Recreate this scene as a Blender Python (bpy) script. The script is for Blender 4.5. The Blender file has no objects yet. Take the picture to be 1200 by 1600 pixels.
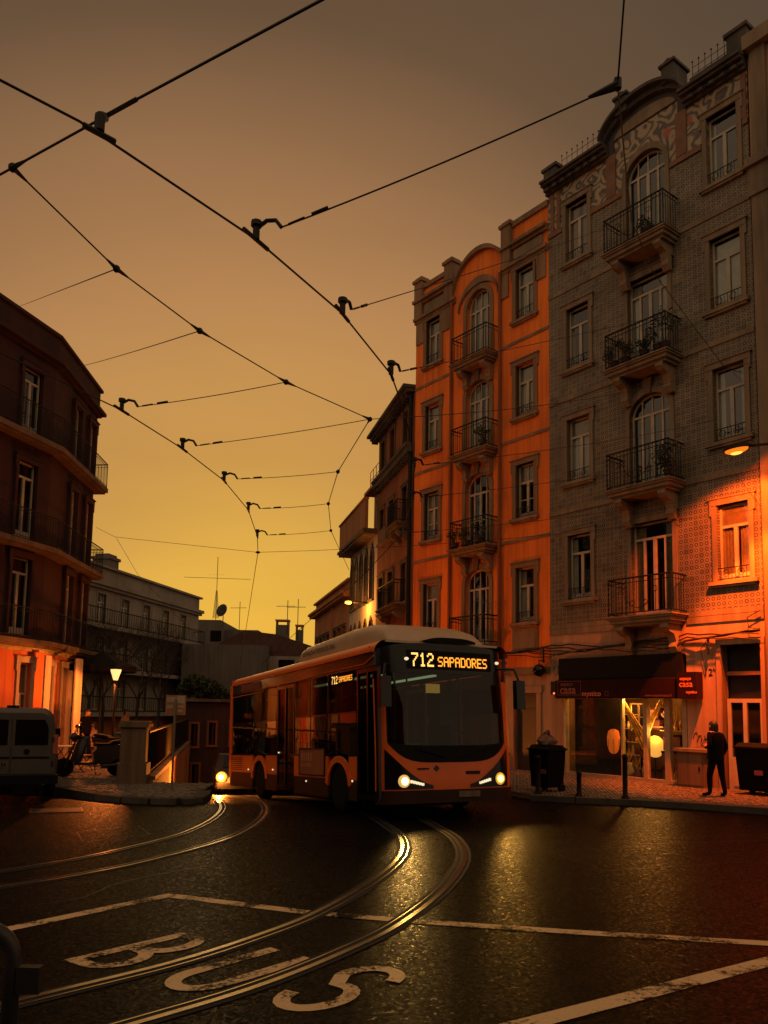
import bpy, bmesh, math, random
from mathutils import Vector, Matrix
random.seed(7)
scn = bpy.context.scene
COL = scn.collection
R = math.radians
# ------------------------------------------------------------------ camera
FPX, CX, CY, TILT, ROLL, CAMH = 1250., 600., 978., R(5.95), 0.017, 2.0
cf = Vector((0, math.cos(TILT), math.sin(TILT)))
_u = Vector((0, -math.sin(TILT), math.cos(TILT))); _r = Vector((1, 0, 0))
cr = _r*math.cos(ROLL) + _u*math.sin(ROLL)
cu = _u*math.cos(ROLL) - _r*math.sin(ROLL)
CAM = Vector((0, 0, CAMH))
cd = bpy.data.cameras.new('camera'); cam = bpy.data.objects.new('camera', cd); COL.objects.link(cam)
m = Matrix((cr, cu, -cf)).transposed().to_4x4(); m.translation = CAM; cam.matrix_world = m
cd.sensor_fit = 'VERTICAL'; cd.sensor_height = 32.; cd.lens = 32.*FPX/1600.
cd.shift_y = (CY-800)/1600.; cd.shift_x = 0; cd.clip_start = .05; cd.clip_end = 3000
scn.camera = cam
# ------------------------------------------------------------------ dusk sky
SUNSET = Vector((-.16, .987, 0.)).normalized()
w = bpy.data.worlds.new('World'); scn.world = w; w.use_nodes = True
nt = w.node_tree; nt.nodes.clear(); N = nt.nodes.new; LK = nt.links.new
out = N('ShaderNodeOutputWorld'); bg = N('ShaderNodeBackground'); LK(bg.outputs[0], out.inputs[0])
tc = N('ShaderNodeTexCoord'); vm = N('ShaderNodeVectorMath'); vm.operation = 'DOT_PRODUCT'
LK(tc.outputs['Generated'], vm.inputs[0]); vm.inputs[1].default_value = SUNSET
ac = N('ShaderNodeMath'); ac.operation = 'ARCCOSINE'; LK(vm.outputs['Value'], ac.inputs[0])
dv = N('ShaderNodeMath'); dv.operation = 'DIVIDE'; LK(ac.outputs[0], dv.inputs[0]); dv.inputs[1].default_value = math.pi
rp = N('ShaderNodeValToRGB'); LK(dv.outputs[0], rp.inputs[0])
SKY = [(0, (.79, .45, .050)), (9, (.73, .41, .055)), (18, (.59, .302, .070)), (28, (.46, .226, .080)), (34, (.335, .168, .068)),
       (39, (.225, .117, .053)), (43, (.135, .076, .038)), (52, (.092, .058, .034)), (72, (.22, .148, .09)), (95, (.48, .32, .19)), (180, (.50, .345, .215))]
el = rp.color_ramp.elements
while len(el) > 1: el.remove(el[-1])
el[0].position = 0; el[0].color = SKY[0][1] + (1,)
for a, c in SKY[1:]:
    e = el.new(a/180.); e.color = c + (1,)
sky = N('ShaderNodeTexSky'); sky.sky_type = 'NISHITA'; sky.sun_disc = False
sky.sun_elevation = R(1.0); sky.sun_rotation = math.atan2(SUNSET.x, SUNSET.y); sky.dust_density = 4; sky.ozone_density = 1
mx = N('ShaderNodeMix'); mx.data_type = 'RGBA'; mx.blend_type = 'ADD'; mx.inputs[0].default_value = .006
hn = N('ShaderNodeTexNoise'); hm_ = N('ShaderNodeMapping'); hm_.inputs['Scale'].default_value = (1.2, 1.2, 4.5); LK(tc.outputs['Generated'], hm_.inputs[0]); LK(hm_.outputs[0], hn.inputs['Vector']); hn.inputs['Scale'].default_value = 1.6; hn.inputs['Detail'].default_value = 5
hr = N('ShaderNodeMapRange'); LK(hn.outputs[0], hr.inputs[0]); hr.inputs[1].default_value = .3; hr.inputs[2].default_value = .7; hr.inputs[3].default_value = .93; hr.inputs[4].default_value = 1.06
hx = N('ShaderNodeMix'); hx.data_type = 'RGBA'; hx.blend_type = 'MULTIPLY'; hx.inputs[0].default_value = 1.; LK(rp.outputs[0], hx.inputs[6]); LK(hr.outputs[0], hx.inputs[7])
LK(hx.outputs[2], mx.inputs[6]); LK(sky.outputs[0], mx.inputs[7]); LK(mx.outputs[2], bg.inputs[0]); bg.inputs[1].default_value = 1.0
sd = bpy.data.lights.new('sun', 'SUN'); sun = bpy.data.objects.new('sun', sd); COL.objects.link(sun)
sd.energy = .25; sd.angle = R(12); sd.color = (1, .62, .28)
sv = Vector((SUNSET.x, SUNSET.y, math.tan(R(5)))).normalized(); sun.rotation_euler = sv.to_track_quat('Z', 'Y').to_euler()
vs = scn.view_settings; vs.view_transform = 'Standard'; vs.look = 'None'; vs.exposure = 0; vs.gamma = 1; vs.use_curve_mapping = False
scn.cycles.max_bounces = 6; scn.cycles.transparent_max_bounces = 10; scn.cycles.sample_clamp_indirect = 4; scn.cycles.use_denoising = True
scn.cycles.caustics_reflective = False; scn.cycles.caustics_refractive = False
# ------------------------------------------------------------------ survey helpers: pixel of the 1200x1600 photograph -> point on a real plane
def ray(px, py): return cr*((px-CX)/FPX) + cu*((CY-py)/FPX) + cf
def onz(px, py, z=0.):
    d = ray(px, py); return CAM + d*((z-CAMH)/d.z)
def aty(px, py, Y):
    d = ray(px, py); return CAM + d*(Y/d.y)
class Facade:
    def __init__(s, o, d):
        s.o = Vector((o[0], o[1], 0)); s.x = Vector((d[0], d[1], 0)).normalized(); s.n = Vector((s.x.y, -s.x.x, 0)); s.rz = math.atan2(s.x.y, s.x.x)
    def hit(s, px, py, off=0.):
        d = ray(px, py); o = s.o + s.n*off; return CAM + d*((o-CAM).dot(s.n)/d.dot(s.n))
# ------------------------------------------------------------------ mesh builder
class MB:
    def __init__(s): s.v = []; s.f = []
    def add(s, vs, fs):
        b = len(s.v); s.v += [tuple(v) for v in vs]; s.f += [tuple(b+i for i in f) for f in fs]; return s
    def box(s, x0, x1, y0, y1, z0, z1):
        return s.add([(x0,y0,z0),(x1,y0,z0),(x1,y1,z0),(x0,y1,z0),(x0,y0,z1),(x1,y0,z1),(x1,y1,z1),(x0,y1,z1)],
                     [(0,3,2,1),(4,5,6,7),(0,1,5,4),(1,2,6,5),(2,3,7,6),(3,0,4,7)])
    def prism(s, poly, y0, y1, ax='y'):      # polygon in (x,z) pushed along y; ax='x': polygon in (y,z) pushed along x; ax='z': polygon (x,y) pushed along z
        n = len(poly)
        t = {'y': lambda p, k: (p[0], k, p[1]), 'x': lambda p, k: (k, p[0], p[1]), 'z': lambda p, k: (p[0], p[1], k)}[ax]
        vs = [t(p, y0) for p in poly] + [t(p, y1) for p in poly]
        return s.add(vs, [tuple(range(n)), tuple(range(2*n-1, n-1, -1))] + [(i, (i+1) % n + 0, (i+1) % n + n, i+n)[::-1] for i in range(n)])
    def tube(s, pts, r, n=6, cap=True, r2=None):
        pts = [Vector(p) for p in pts]; k = len(pts)
        if k < 2: return s
        b = len(s.v); up = None
        for i, p in enumerate(pts):
            t = (pts[min(i+1, k-1)] - pts[max(i-1, 0)]).normalized()
            if up is None: up = Vector((0, 0, 1)) if abs(t.z) < .9 else Vector((1, 0, 0))
            a = t.cross(up).normalized(); c = a.cross(t); up = c if abs(t.z) >= .9 or True else up
            rr = r if r2 is None else r + (r2-r)*i/(k-1)
            for j in range(n):
                q = 2*math.pi*j/n; s.v.append(tuple(p + a*(rr*math.cos(q)) + c*(rr*math.sin(q))))
        for i in range(k-1):
            for j in range(n):
                s.f.append((b+i*n+j, b+i*n+(j+1) % n, b+(i+1)*n+(j+1) % n, b+(i+1)*n+j))
        if cap: s.f.append(tuple(b+j for j in range(n))[::-1]); s.f.append(tuple(b+(k-1)*n+j for j in range(n)))
        return s
    def lathe(s, prof, c=(0, 0, 0), n=16, axis='z'):
        b = len(s.v); k = len(prof)
        for r_, z_ in prof:
            for j in range(n):
                q = 2*math.pi*j/n; x, y, z = r_*math.cos(q), r_*math.sin(q), z_
                if axis == 'x': x, y, z = z, x, y
                if axis == 'y': x, y, z = x, z, y
                s.v.append((c[0]+x, c[1]+y, c[2]+z))
        for i in range(k-1):
            for j in range(n): s.f.append((b+i*n+j, b+i*n+(j+1) % n, b+(i+1)*n+(j+1) % n, b+(i+1)*n+j))
        s.f.append(tuple(b+j for j in range(n))[::-1]); s.f.append(tuple(b+(k-1)*n+j for j in range(n)))
        return s
    def ball(s, c, r, n=10, k=6, sz=1.):
        return s.lathe([(max(.001, r*math.sin(math.pi*i/k)), -r*sz*math.cos(math.pi*i/k)) for i in range(k+1)], c, n)
    def grid(s, fn, us, vs_):
        b = len(s.v); nu, nv = len(us), len(vs_)
        for u_ in us:
            for v_ in vs_: s.v.append(tuple(fn(u_, v_)))
        for i in range(nu-1):
            for j in range(nv-1): s.f.append((b+i*nv+j, b+(i+1)*nv+j, b+(i+1)*nv+j+1, b+i*nv+j+1))
        return s
    def ribbon(s, pts, wd, z=None):          # flat strip along a path, in the horizontal plane
        pts = [Vector(p) for p in pts]; b = len(s.v); k = len(pts)
        for i, p in enumerate(pts):
            t = pts[min(i+1, k-1)] - pts[max(i-1, 0)]; a = Vector((t.y, -t.x, 0)).normalized()*wd/2
            s.v.append(tuple(p-a)); s.v.append(tuple(p+a))
        for i in range(k-1): s.f.append((b+2*i+1, b+2*i+3, b+2*i+2, b+2*i)[::-1])
        return s
    def mesh(s, name, mat, smooth=False):
        me = bpy.data.meshes.new(name); me.from_pydata(s.v, [], s.f); 
        bm = bmesh.new(); bm.from_mesh(me); bmesh.ops.recalc_face_normals(bm, faces=bm.faces); bm.to_mesh(me); bm.free()
        if mat: me.materials.append(mat)
        if smooth:
            for p in me.polygons: p.use_smooth = True
        return me
def put(name, me, parent=None, loc=(0, 0, 0), rz=0., label=None, cat=None, group=None, kind=None):
    o = bpy.data.objects.new(name, me); COL.objects.link(o); o.location = loc; o.rotation_euler = (0, 0, rz)
    if parent is not None: o.parent = parent
    if label: o['label'] = label
    if cat: o['category'] = cat
    if group: o['group'] = group
    if kind: o['kind'] = kind
    return o
SPLIT = {'string_course', 'cornice', 'frieze_pilaster', 'frieze_band', 'parapet', 'pediment_crest', 'corner_pier', 'base_band', 'downpipe', 'relief_panel', 'window_pillar', 'upright', 'pilaster', 'iron_cresting', 'swag', 'plate_mark', 'core', 'print', 'badge', 'wheel_well', 'fork', 'penthouse', 'floor_plate', 'trim', 'ground_core', 'lower_band', 'side_panel', 'skirt', 'belt_moulding', 'gutter', 'poster_mark', 'vent', 'cab_screen', 'lamp_head'}
def clusters(mb, tol=.03):                                # groups of touching pieces inside one builder
    par = list(range(len(mb.v)))
    def fd(i):
        while par[i] != i: par[i] = par[par[i]]; i = par[i]
        return i
    for f in mb.f:
        for q in f[1:]: par[fd(q)] = fd(f[0])
    comp = {}
    for f in mb.f: comp.setdefault(fd(f[0]), []).append(f)
    items = []
    for fs in comp.values():
        vs_ = [mb.v[i] for f in fs for i in f]; items.append([[min(v[k] for v in vs_)-tol/2 for k in range(3)], [max(v[k] for v in vs_)+tol/2 for k in range(3)], fs])
    changed = True
    gp = list(range(len(items)))
    def g2(i):
        while gp[i] != i: i = gp[i]
        return i
    for i in range(len(items)):
        for j in range(i):
            if all(items[i][0][k] <= items[j][1][k] and items[j][0][k] <= items[i][1][k] for k in range(3)): gp[g2(i)] = g2(j)
    res = {}
    for i, it in enumerate(items): res.setdefault(g2(i), []).extend(it[2])
    outp = []
    for fs in res.values():
        mp = {}; nb_ = MB()
        for f in fs:
            for i in f:
                if i not in mp: mp[i] = len(nb_.v); nb_.v.append(mb.v[i])
            nb_.f.append(tuple(mp[i] for i in f))
        outp.append(nb_)
    return outp
def part(name, mb, mat, parent=None, smooth=False, **k):
    if name in SPLIT:
        for c in clusters(mb): o = put(name, c.mesh(name, mat, smooth), parent, **k)
        return o
    return put(name, mb.mesh(name, mat, smooth), parent, **k)
def thing(name, label, cat, loc=(0, 0, 0), rz=0., group=None): return put(name, None, None, loc, rz, label, cat, group)
CACHE = {}
def cpart(key, name, fn, mat, parent, loc=(0, 0, 0), smooth=False, **k):     # alike parts share mesh data
    kk = (key, mat.name)
    if kk not in CACHE: CACHE[kk] = fn().mesh(name, mat, smooth)
    return put(name, CACHE[kk], parent, loc, **k)
def text_mesh(txt, size, mat, extrude=.004, bold=0., align='LEFT'):
    cu_ = bpy.data.curves.new('lettering', 'FONT'); cu_.body = txt; cu_.size = size; cu_.extrude = extrude; cu_.offset = bold; cu_.align_x = align; cu_.resolution_u = 3
    o = bpy.data.objects.new('lettering', cu_); COL.objects.link(o)
    dg = bpy.context.evaluated_depsgraph_get(); me = bpy.data.meshes.new_from_object(o.evaluated_get(dg))
    bpy.data.objects.remove(o); bpy.data.curves.remove(cu_)
    me.materials.clear(); me.materials.append(mat)
    return me
# ------------------------------------------------------------------ materials
def newmat(name):
    mt = bpy.data.materials.new(name); mt.use_nodes = True; nt = mt.node_tree
    return mt, nt, nt.nodes['Principled BSDF']
def nd(nt, t, **k):
    n = nt.nodes.new(t)
    for a, v in k.items():
        if a.startswith('i_'): n.inputs[a[2:]].default_value = v
        else: setattr(n, a, v)
    return n
def ramp(nt, src, stops):
    r_ = nt.nodes.new('ShaderNodeValToRGB'); e = r_.color_ramp.elements
    while len(e) > 1: e.remove(e[-1])
    e[0].position = stops[0][0]; e[0].color = tuple(stops[0][1]) + (1,)
    for p, c in stops[1:]: x = e.new(p); x.color = tuple(c) + (1,)
    nt.links.new(src, r_.inputs[0]); return r_.outputs[0]
def surf(name, c1, c2=None, rough=.7, scale=2., detail=6, lo=.35, hi=.68, bump=0., bscale=40., metal=0., streak=False, spec=.5):
    mt, nt, b = newmat(name); tc = nd(nt, 'ShaderNodeTexCoord'); src = tc.outputs['Object']
    if streak:
        mp = nd(nt, 'ShaderNodeMapping'); mp.inputs['Scale'].default_value = (1, 1, .18); nt.links.new(src, mp.inputs[0]); src = mp.outputs[0]
    if c2 is None: c2 = tuple(x*.72 for x in c1)
    n1 = nd(nt, 'ShaderNodeTexNoise', i_Scale=scale, i_Detail=detail, i_Roughness=.62); nt.links.new(src, n1.inputs['Vector'])
    colr = ramp(nt, n1.outputs[0], [(lo, c2), (hi, c1)])
    if streak:                                            # rain runs and soot
        mp2 = nd(nt, 'ShaderNodeMapping'); mp2.inputs['Scale'].default_value = (5.5, 5.5, .28); nt.links.new(tc.outputs['Object'], mp2.inputs[0])
        n3 = nd(nt, 'ShaderNodeTexNoise', i_Scale=1., i_Detail=7., i_Roughness=.7); nt.links.new(mp2.outputs[0], n3.inputs['Vector'])
        n4 = nd(nt, 'ShaderNodeTexNoise', i_Scale=.45, i_Detail=3.); nt.links.new(tc.outputs['Object'], n4.inputs['Vector'])
        ms = nd(nt, 'ShaderNodeMath', operation='MULTIPLY_ADD'); nt.links.new(n4.outputs[0], ms.inputs[0]); ms.inputs[1].default_value = .6; nt.links.new(n3.outputs[0], ms.inputs[2])
        dm = nd(nt, 'ShaderNodeMix', data_type='RGBA', blend_type='MULTIPLY'); dm.inputs[0].default_value = 1.; nt.links.new(colr, dm.inputs[6]); nt.links.new(ramp(nt, ms.outputs[0], [(.60, (.68, .66, .65)), (.80, (.95, .95, .95)), (.95, (1.06, 1.06, 1.06))]), dm.inputs[7]); colr = dm.outputs[2]
    nt.links.new(colr, b.inputs['Base Color'])
    b.inputs['Roughness'].default_value = rough; b.inputs['Metallic'].default_value = metal; b.inputs['Specular IOR Level'].default_value = spec
    if bump:
        n2 = nd(nt, 'ShaderNodeTexNoise', i_Scale=bscale, i_Detail=4.); nt.links.new(tc.outputs['Object'], n2.inputs['Vector'])
        bp = nd(nt, 'ShaderNodeBump', i_Strength=bump, i_Distance=.02); nt.links.new(n2.outputs[0], bp.inputs['Height']); nt.links.new(bp.outputs[0], b.inputs['Normal'])
    return mt
def emit(name, c, s):
    mt, nt, b = newmat(name); b.inputs['Base Color'].default_value = tuple(c) + (1,); b.inputs['Emission Color'].default_value = tuple(c) + (1,); b.inputs['Emission Strength'].default_value = s
    return mt
def glassmat(name, tint, refl=.0, rough=.02, wav=.0):
    mt, nt, b = newmat(name); nt.nodes.remove(b); o = nt.nodes['Material Output']
    tr = nd(nt, 'ShaderNodeBsdfTransparent'); tr.inputs[0].default_value = tuple(tint) + (1,)
    gl = nd(nt, 'ShaderNodeBsdfGlossy', i_Roughness=rough); gl.inputs[0].default_value = (1, 1, 1, 1)
    lw_ = nd(nt, 'ShaderNodeLayerWeight', i_Blend=.5); pw_ = nd(nt, 'ShaderNodeMath', operation='POWER'); nt.links.new(lw_.outputs['Facing'], pw_.inputs[0]); pw_.inputs[1].default_value = 5.
    fr = nd(nt, 'ShaderNodeMath', operation='MULTIPLY_ADD'); nt.links.new(pw_.outputs[0], fr.inputs[0]); fr.inputs[1].default_value = .95; fr.inputs[2].default_value = .05
    ad = nd(nt, 'ShaderNodeMath', operation='ADD', use_clamp=True); nt.links.new(fr.outputs[0], ad.inputs[0]); ad.inputs[1].default_value = refl
    if wav:
        tc = nd(nt, 'ShaderNodeTexCoord'); n2 = nd(nt, 'ShaderNodeTexNoise', i_Scale=1.6, i_Detail=1.); nt.links.new(tc.outputs['Object'], n2.inputs['Vector'])
        bp = nd(nt, 'ShaderNodeBump', i_Strength=wav, i_Distance=.03); nt.links.new(n2.outputs[0], bp.inputs['Height'])
        nt.links.new(bp.outputs[0], gl.inputs['Normal'])
    mx = nd(nt, 'ShaderNodeMixShader'); nt.links.new(ad.outputs[0], mx.inputs[0]); nt.links.new(tr.outputs[0], mx.inputs[1]); nt.links.new(gl.outputs[0], mx.inputs[2]); nt.links.new(mx.outputs[0], o.inputs[0])
    return mt
def asphalt_nodes(nt, b):
    L = nt.links.new; tc = nd(nt, 'ShaderNodeTexCoord'); o = tc.outputs['Object']
    big = nd(nt, 'ShaderNodeTexNoise', i_Scale=.35, i_Detail=6., i_Roughness=.65); L(o, big.inputs['Vector'])
    fine = nd(nt, 'ShaderNodeTexNoise', i_Scale=38., i_Detail=3., i_Roughness=.7); L(o, fine.inputs['Vector'])
    vo = nd(nt, 'ShaderNodeTexVoronoi', i_Scale=42.); L(o, vo.inputs['Vector'])
    sp = nd(nt, 'ShaderNodeSeparateColor'); L(vo.outputs['Color'], sp.inputs[0])
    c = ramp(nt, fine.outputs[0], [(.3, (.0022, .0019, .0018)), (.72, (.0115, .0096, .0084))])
    mx = nd(nt, 'ShaderNodeMix', data_type='RGBA', blend_type='MULTIPLY'); mx.inputs[0].default_value = .9; L(c, mx.inputs[6])
    L(ramp(nt, big.outputs[0], [(.33, (.45, .45, .45)), (.66, (1, 1, 1))]), mx.inputs[7])
    wp = nd(nt, 'ShaderNodeMix', data_type='RGBA'); wp.inputs[0].default_value = .12; L(o, wp.inputs[6]); L(big.outputs['Color'], wp.inputs[7])
    ck = nd(nt, 'ShaderNodeTexVoronoi', feature='DISTANCE_TO_EDGE', i_Scale=.42); L(wp.outputs[2], ck.inputs['Vector'])
    pv_ = nd(nt, 'ShaderNodeTexVoronoi', i_Scale=.22); L(wp.outputs[2], pv_.inputs['Vector']); ps_ = nd(nt, 'ShaderNodeSeparateColor'); L(pv_.outputs['Color'], ps_.inputs[0])
    m2 = nd(nt, 'ShaderNodeMix', data_type='RGBA', blend_type='MULTIPLY'); m2.inputs[0].default_value = 1.; L(mx.outputs[2], m2.inputs[6]); L(ramp(nt, ck.outputs['Distance'], [(.004, (.25, .25, .25)), (.010, (1, 1, 1))]), m2.inputs[7])
    m3 = nd(nt, 'ShaderNodeMix', data_type='RGBA', blend_type='MULTIPLY'); m3.inputs[0].default_value = 1.; L(m2.outputs[2], m3.inputs[6]); L(ramp(nt, ps_.outputs[0], [(.3, (.6, .6, .6)), (.32, (1, 1, 1)), (.75, (1, 1, 1)), (.77, (1.35, 1.3, 1.25))]), m3.inputs[7]); mx = m3
    rr = nd(nt, 'ShaderNodeMapRange'); L(sp.outputs[1], rr.inputs[0]); rr.inputs[3].default_value = .24; rr.inputs[4].default_value = .62
    hm = nd(nt, 'ShaderNodeMath', operation='MULTIPLY_ADD'); L(sp.outputs[0], hm.inputs[0]); hm.inputs[1].default_value = .55; L(fine.outputs[0], hm.inputs[2])
    bp = nd(nt, 'ShaderNodeBump', i_Strength=1., i_Distance=.0042); L(hm.outputs[0], bp.inputs['Height']); L(bp.outputs[0], b.inputs['Normal'])
    L(rr.outputs[0], b.inputs['Roughness']); b.inputs['Specular IOR Level'].default_value = .038
    return tc, mx.outputs[2], bp
M = {}
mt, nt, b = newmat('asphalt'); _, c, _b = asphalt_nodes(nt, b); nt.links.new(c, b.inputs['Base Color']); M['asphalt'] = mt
mt, nt, b = newmat('worn_road_paint'); tc, c, _b = asphalt_nodes(nt, b)
n1 = nd(nt, 'ShaderNodeTexNoise', i_Scale=22., i_Detail=7., i_Roughness=.75); nt.links.new(tc.outputs['Object'], n1.inputs['Vector'])
n2 = nd(nt, 'ShaderNodeTexNoise', i_Scale=2.2, i_Detail=3.); nt.links.new(tc.outputs['Object'], n2.inputs['Vector'])
ad = nd(nt, 'ShaderNodeMath', operation='ADD'); nt.links.new(n1.outputs[0], ad.inputs[0]); nt.links.new(n2.outputs[0], ad.inputs[1])
fac = ramp(nt, ad.outputs[0], [(.865, (0, 0, 0)), (1.04, (.95, .95, .95))])
mx = nd(nt, 'ShaderNodeMix', data_type='RGBA'); nt.links.new(fac, mx.inputs[0]); nt.links.new(c, mx.inputs[6]); mx.inputs[7].default_value = (.72, .50, .27, 1); nt.links.new(mx.outputs[2], b.inputs['Base Color'])
M['paint'] = mt
# glazed azulejo facade: circle-and-lattice pattern
mt, nt, b = newmat('azulejo_tiles'); L = nt.links.new; tc = nd(nt, 'ShaderNodeTexCoord')
sc_ = nd(nt, 'ShaderNodeVectorMath', operation='SCALE'); L(tc.outputs['Object'], sc_.inputs[0]); sc_.inputs['Scale'].default_value = 1/.15
fr = nd(nt, 'ShaderNodeVectorMath', operation='FRACTION'); L(sc_.outputs[0], fr.inputs[0])
sb = nd(nt, 'ShaderNodeVectorMath', operation='SUBTRACT'); L(fr.outputs[0], sb.inputs[0]); sb.inputs[1].default_value = (.5, .5, .5)
ml = nd(nt, 'ShaderNodeVectorMath', operation='MULTIPLY'); L(sb.outputs[0], ml.inputs[0]); ml.inputs[1].default_value = (1, 0, 1)
ln = nd(nt, 'ShaderNodeVectorMath', operation='LENGTH'); L(ml.outputs[0], ln.inputs[0])
ring = ramp(nt, ln.outputs['Value'], [(0, (.33, .255, .165)), (.13, (.33, .255, .165)), (.18, (.075, .062, .05)), (.33, (.075, .062, .05)), (.40, (.25, .195, .13)), (.55, (.25, .195, .13)), (.62, (.17, .135, .095))])
flr = nd(nt, 'ShaderNodeVectorMath', operation='FLOOR'); L(sc_.outputs[0], flr.inputs[0]); wn = nd(nt, 'ShaderNodeTexWhiteNoise', noise_dimensions='3D'); ml2 = nd(nt, 'ShaderNodeVectorMath', operation='MULTIPLY'); ml2.inputs[1].default_value = (1, 0, 1); L(flr.outputs[0], ml2.inputs[0]); L(ml2.outputs[0], wn.inputs[0])
mv = nd(nt, 'ShaderNodeMix', data_type='RGBA', blend_type='MULTIPLY'); mv.inputs[0].default_value = 1.; L(ring, mv.inputs[6]); L(ramp(nt, wn.outputs['Value'], [(0, (.62, .62, .62)), (.06, (.8, .8, .8)), (.9, (1.12, 1.1, 1.05)), (1, (1.3, 1.25, 1.15))]), mv.inputs[7]); ring = mv.outputs[2]
nz = nd(nt, 'ShaderNodeTexNoise', i_Scale=1.1, i_Detail=5.); L(tc.outputs['Object'], nz.inputs['Vector'])
mx = nd(nt, 'ShaderNodeMix', data_type='RGBA', blend_type='MULTIPLY'); mx.inputs[0].default_value = 1; L(ring, mx.inputs[6]); L(ramp(nt, nz.outputs[0], [(.3, (.70, .68, .66)), (.7, (1, 1, 1))]), mx.inputs[7]); L(mx.outputs[2], b.inputs['Base Color'])
b.inputs['Roughness'].default_value = .42; b.inputs['Specular IOR Level'].default_value = .35
bp = nd(nt, 'ShaderNodeBump', i_Strength=.25, i_Distance=.006); L(ln.outputs['Value'], bp.inputs['Height']); L(bp.outputs[0], b.inputs['Normal'])
M['azulejo'] = mt
# painted floral frieze
mt, nt, b = newmat('floral_frieze'); L = nt.links.new; tc = nd(nt, 'ShaderNodeTexCoord')
nz = nd(nt, 'ShaderNodeTexNoise', i_Scale=1.7, i_Detail=2.); L(tc.outputs['Object'], nz.inputs['Vector'])
wp = nd(nt, 'ShaderNodeMix', data_type='RGBA'); wp.inputs[0].default_value = .42; L(tc.outputs['Object'], wp.inputs[6]); L(nz.outputs['Color'], wp.inputs[7])
vw = nd(nt, 'ShaderNodeTexVoronoi', i_Scale=2.3, i_Randomness=.7); L(wp.outputs[2], vw.inputs['Vector'])
w1 = nd(nt, 'ShaderNodeMath', operation='MULTIPLY'); L(vw.outputs['Distance'], w1.inputs[0]); w1.inputs[1].default_value = 24.
w2 = nd(nt, 'ShaderNodeMath', operation='SINE'); L(w1.outputs[0], w2.inputs[0])
wv = nd(nt, 'ShaderNodeMath', operation='MULTIPLY_ADD'); L(w2.outputs[0], wv.inputs[0]); wv.inputs[1].default_value = .5; wv.inputs[2].default_value = .5
vo = nd(nt, 'ShaderNodeTexVoronoi', i_Scale=1.25); L(tc.outputs['Object'], vo.inputs['Vector'])
base = ramp(nt, wv.outputs[0], [(0, (.075, .06, .05)), (.35, (.16, .12, .08)), (.6, (.34, .26, .16)), (1, (.36, .27, .17))])
mx = nd(nt, 'ShaderNodeMix', data_type='RGBA'); L(ramp(nt, vo.outputs['Distance'], [(.12, (1, 1, 1)), (.24, (0, 0, 0))]), mx.inputs[0]); L(base, mx.inputs[6]); mx.inputs[7].default_value = (.33, .085, .055, 1); L(mx.outputs[2], b.inputs['Base Color']); b.inputs['Roughness'].default_value = .45
M['frieze'] = mt
M['stone'] = surf('limestone_trim', (.29, .21, .13), (.16, .115, .072), .8, 1.5, bump=.15, bscale=30, streak=True)
M['trim'] = surf('brown_stone_trim', (.32, .185, .095), (.17, .10, .053), .85, 1.3, bump=.2, bscale=25, streak=True)
M['stone_dark'] = surf('weathered_stone', (.20, .125, .07), (.11, .068, .04), .85, 1.3, bump=.2, bscale=25, streak=True)
M['cream'] = surf('cream_plaster', (.52, .44, .31), (.36, .30, .21), .85, .9, bump=.1, streak=True)
M['cornice'] = surf('dark_cornice', (.10, .083, .068), (.05, .043, .038), .85, 2, bump=.2, streak=True)
M['orange'] = surf('orange_plaster', (.95, .22, .020), (.66, .135, .013), .85, .9, lo=.32, hi=.62, bump=.12, streak=True)
M['brick_red'] = surf('brick_red_plaster', (.36, .105, .035), (.20, .058, .022), .88, .8, bump=.15, streak=True)
M['terracotta'] = surf('terracotta_plaster', (.50, .20, .075), (.36, .135, .05), .88, .9, bump=.1, streak=True)
M['pale'] = surf('pale_plaster', (.60, .52, .40), (.47, .40, .30), .85, .8, bump=.08, streak=True)
M['maroon'] = surf('maroon_plaster', (.056, .014, .0105), (.038, .010, .008), .85, .8, bump=.08, streak=True)
M['salmon'] = surf('salmon_plaster', (.60, .17, .055), (.50, .13, .04), .85, .8, bump=.08, streak=True)
M['grey_wall'] = surf('grey_render', (.15, .125, .10), (.10, .085, .07), .88, .7, bump=.1, streak=True)
M['white_wall'] = surf('white_render', (.30, .25, .20), (.22, .185, .15), .88, .7, bump=.08, streak=True)
M['dark_red'] = surf('dark_red_render', (.09, .03, .02), (.05, .018, .013), .88, .9, bump=.12, streak=True)
M['ground_wall'] = surf('rough_plaster', (.50, .30, .18), (.34, .20, .12), .88, 1.1, bump=.2, streak=True)
M['frame'] = surf('white_window_paint', (.52, .43, .31), (.40, .33, .24), .5, 3)
M['frame_dark'] = surf('dark_window_paint', (.07, .05, .04), (.045, .033, .028), .5, 3)
M['frame_red'] = surf('red_brown_window_paint', (.20, .065, .04), (.14, .045, .03), .5, 3)
M['iron'] = surf('black_iron', (.010, .009, .008), (.006, .0055, .005), .6, 8, spec=.25)
M['steel_dark'] = surf('dark_steel', (.03, .027, .025), (.018, .016, .015), .5, 8, metal=.3)
M['wire'] = surf('wire_black', (.012, .010, .009), (.008, .007, .006), .7, 5)
M['rail'] = surf('polished_rail', (.62, .56, .48), (.42, .38, .32), .26, 9, metal=1.)
M['groove'] = surf('rail_groove', (.012, .011, .010), (.008, .007, .007), .8, 9)
M['curtain'] = surf('net_curtain', (.74, .67, .54), (.58, .52, .42), .9, 6)
M['frieze_red'] = surf('frieze_terracotta', (.24, .115, .062), (.15, .07, .04), .7, 2)
M['curtain_warm'] = surf('warm_curtain', (.50, .33, .17), (.36, .22, .11), .9, 6)
M['interior'] = surf('dark_interior', (.035, .030, .026), (.022, .019, .017), .9, 3)
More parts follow.
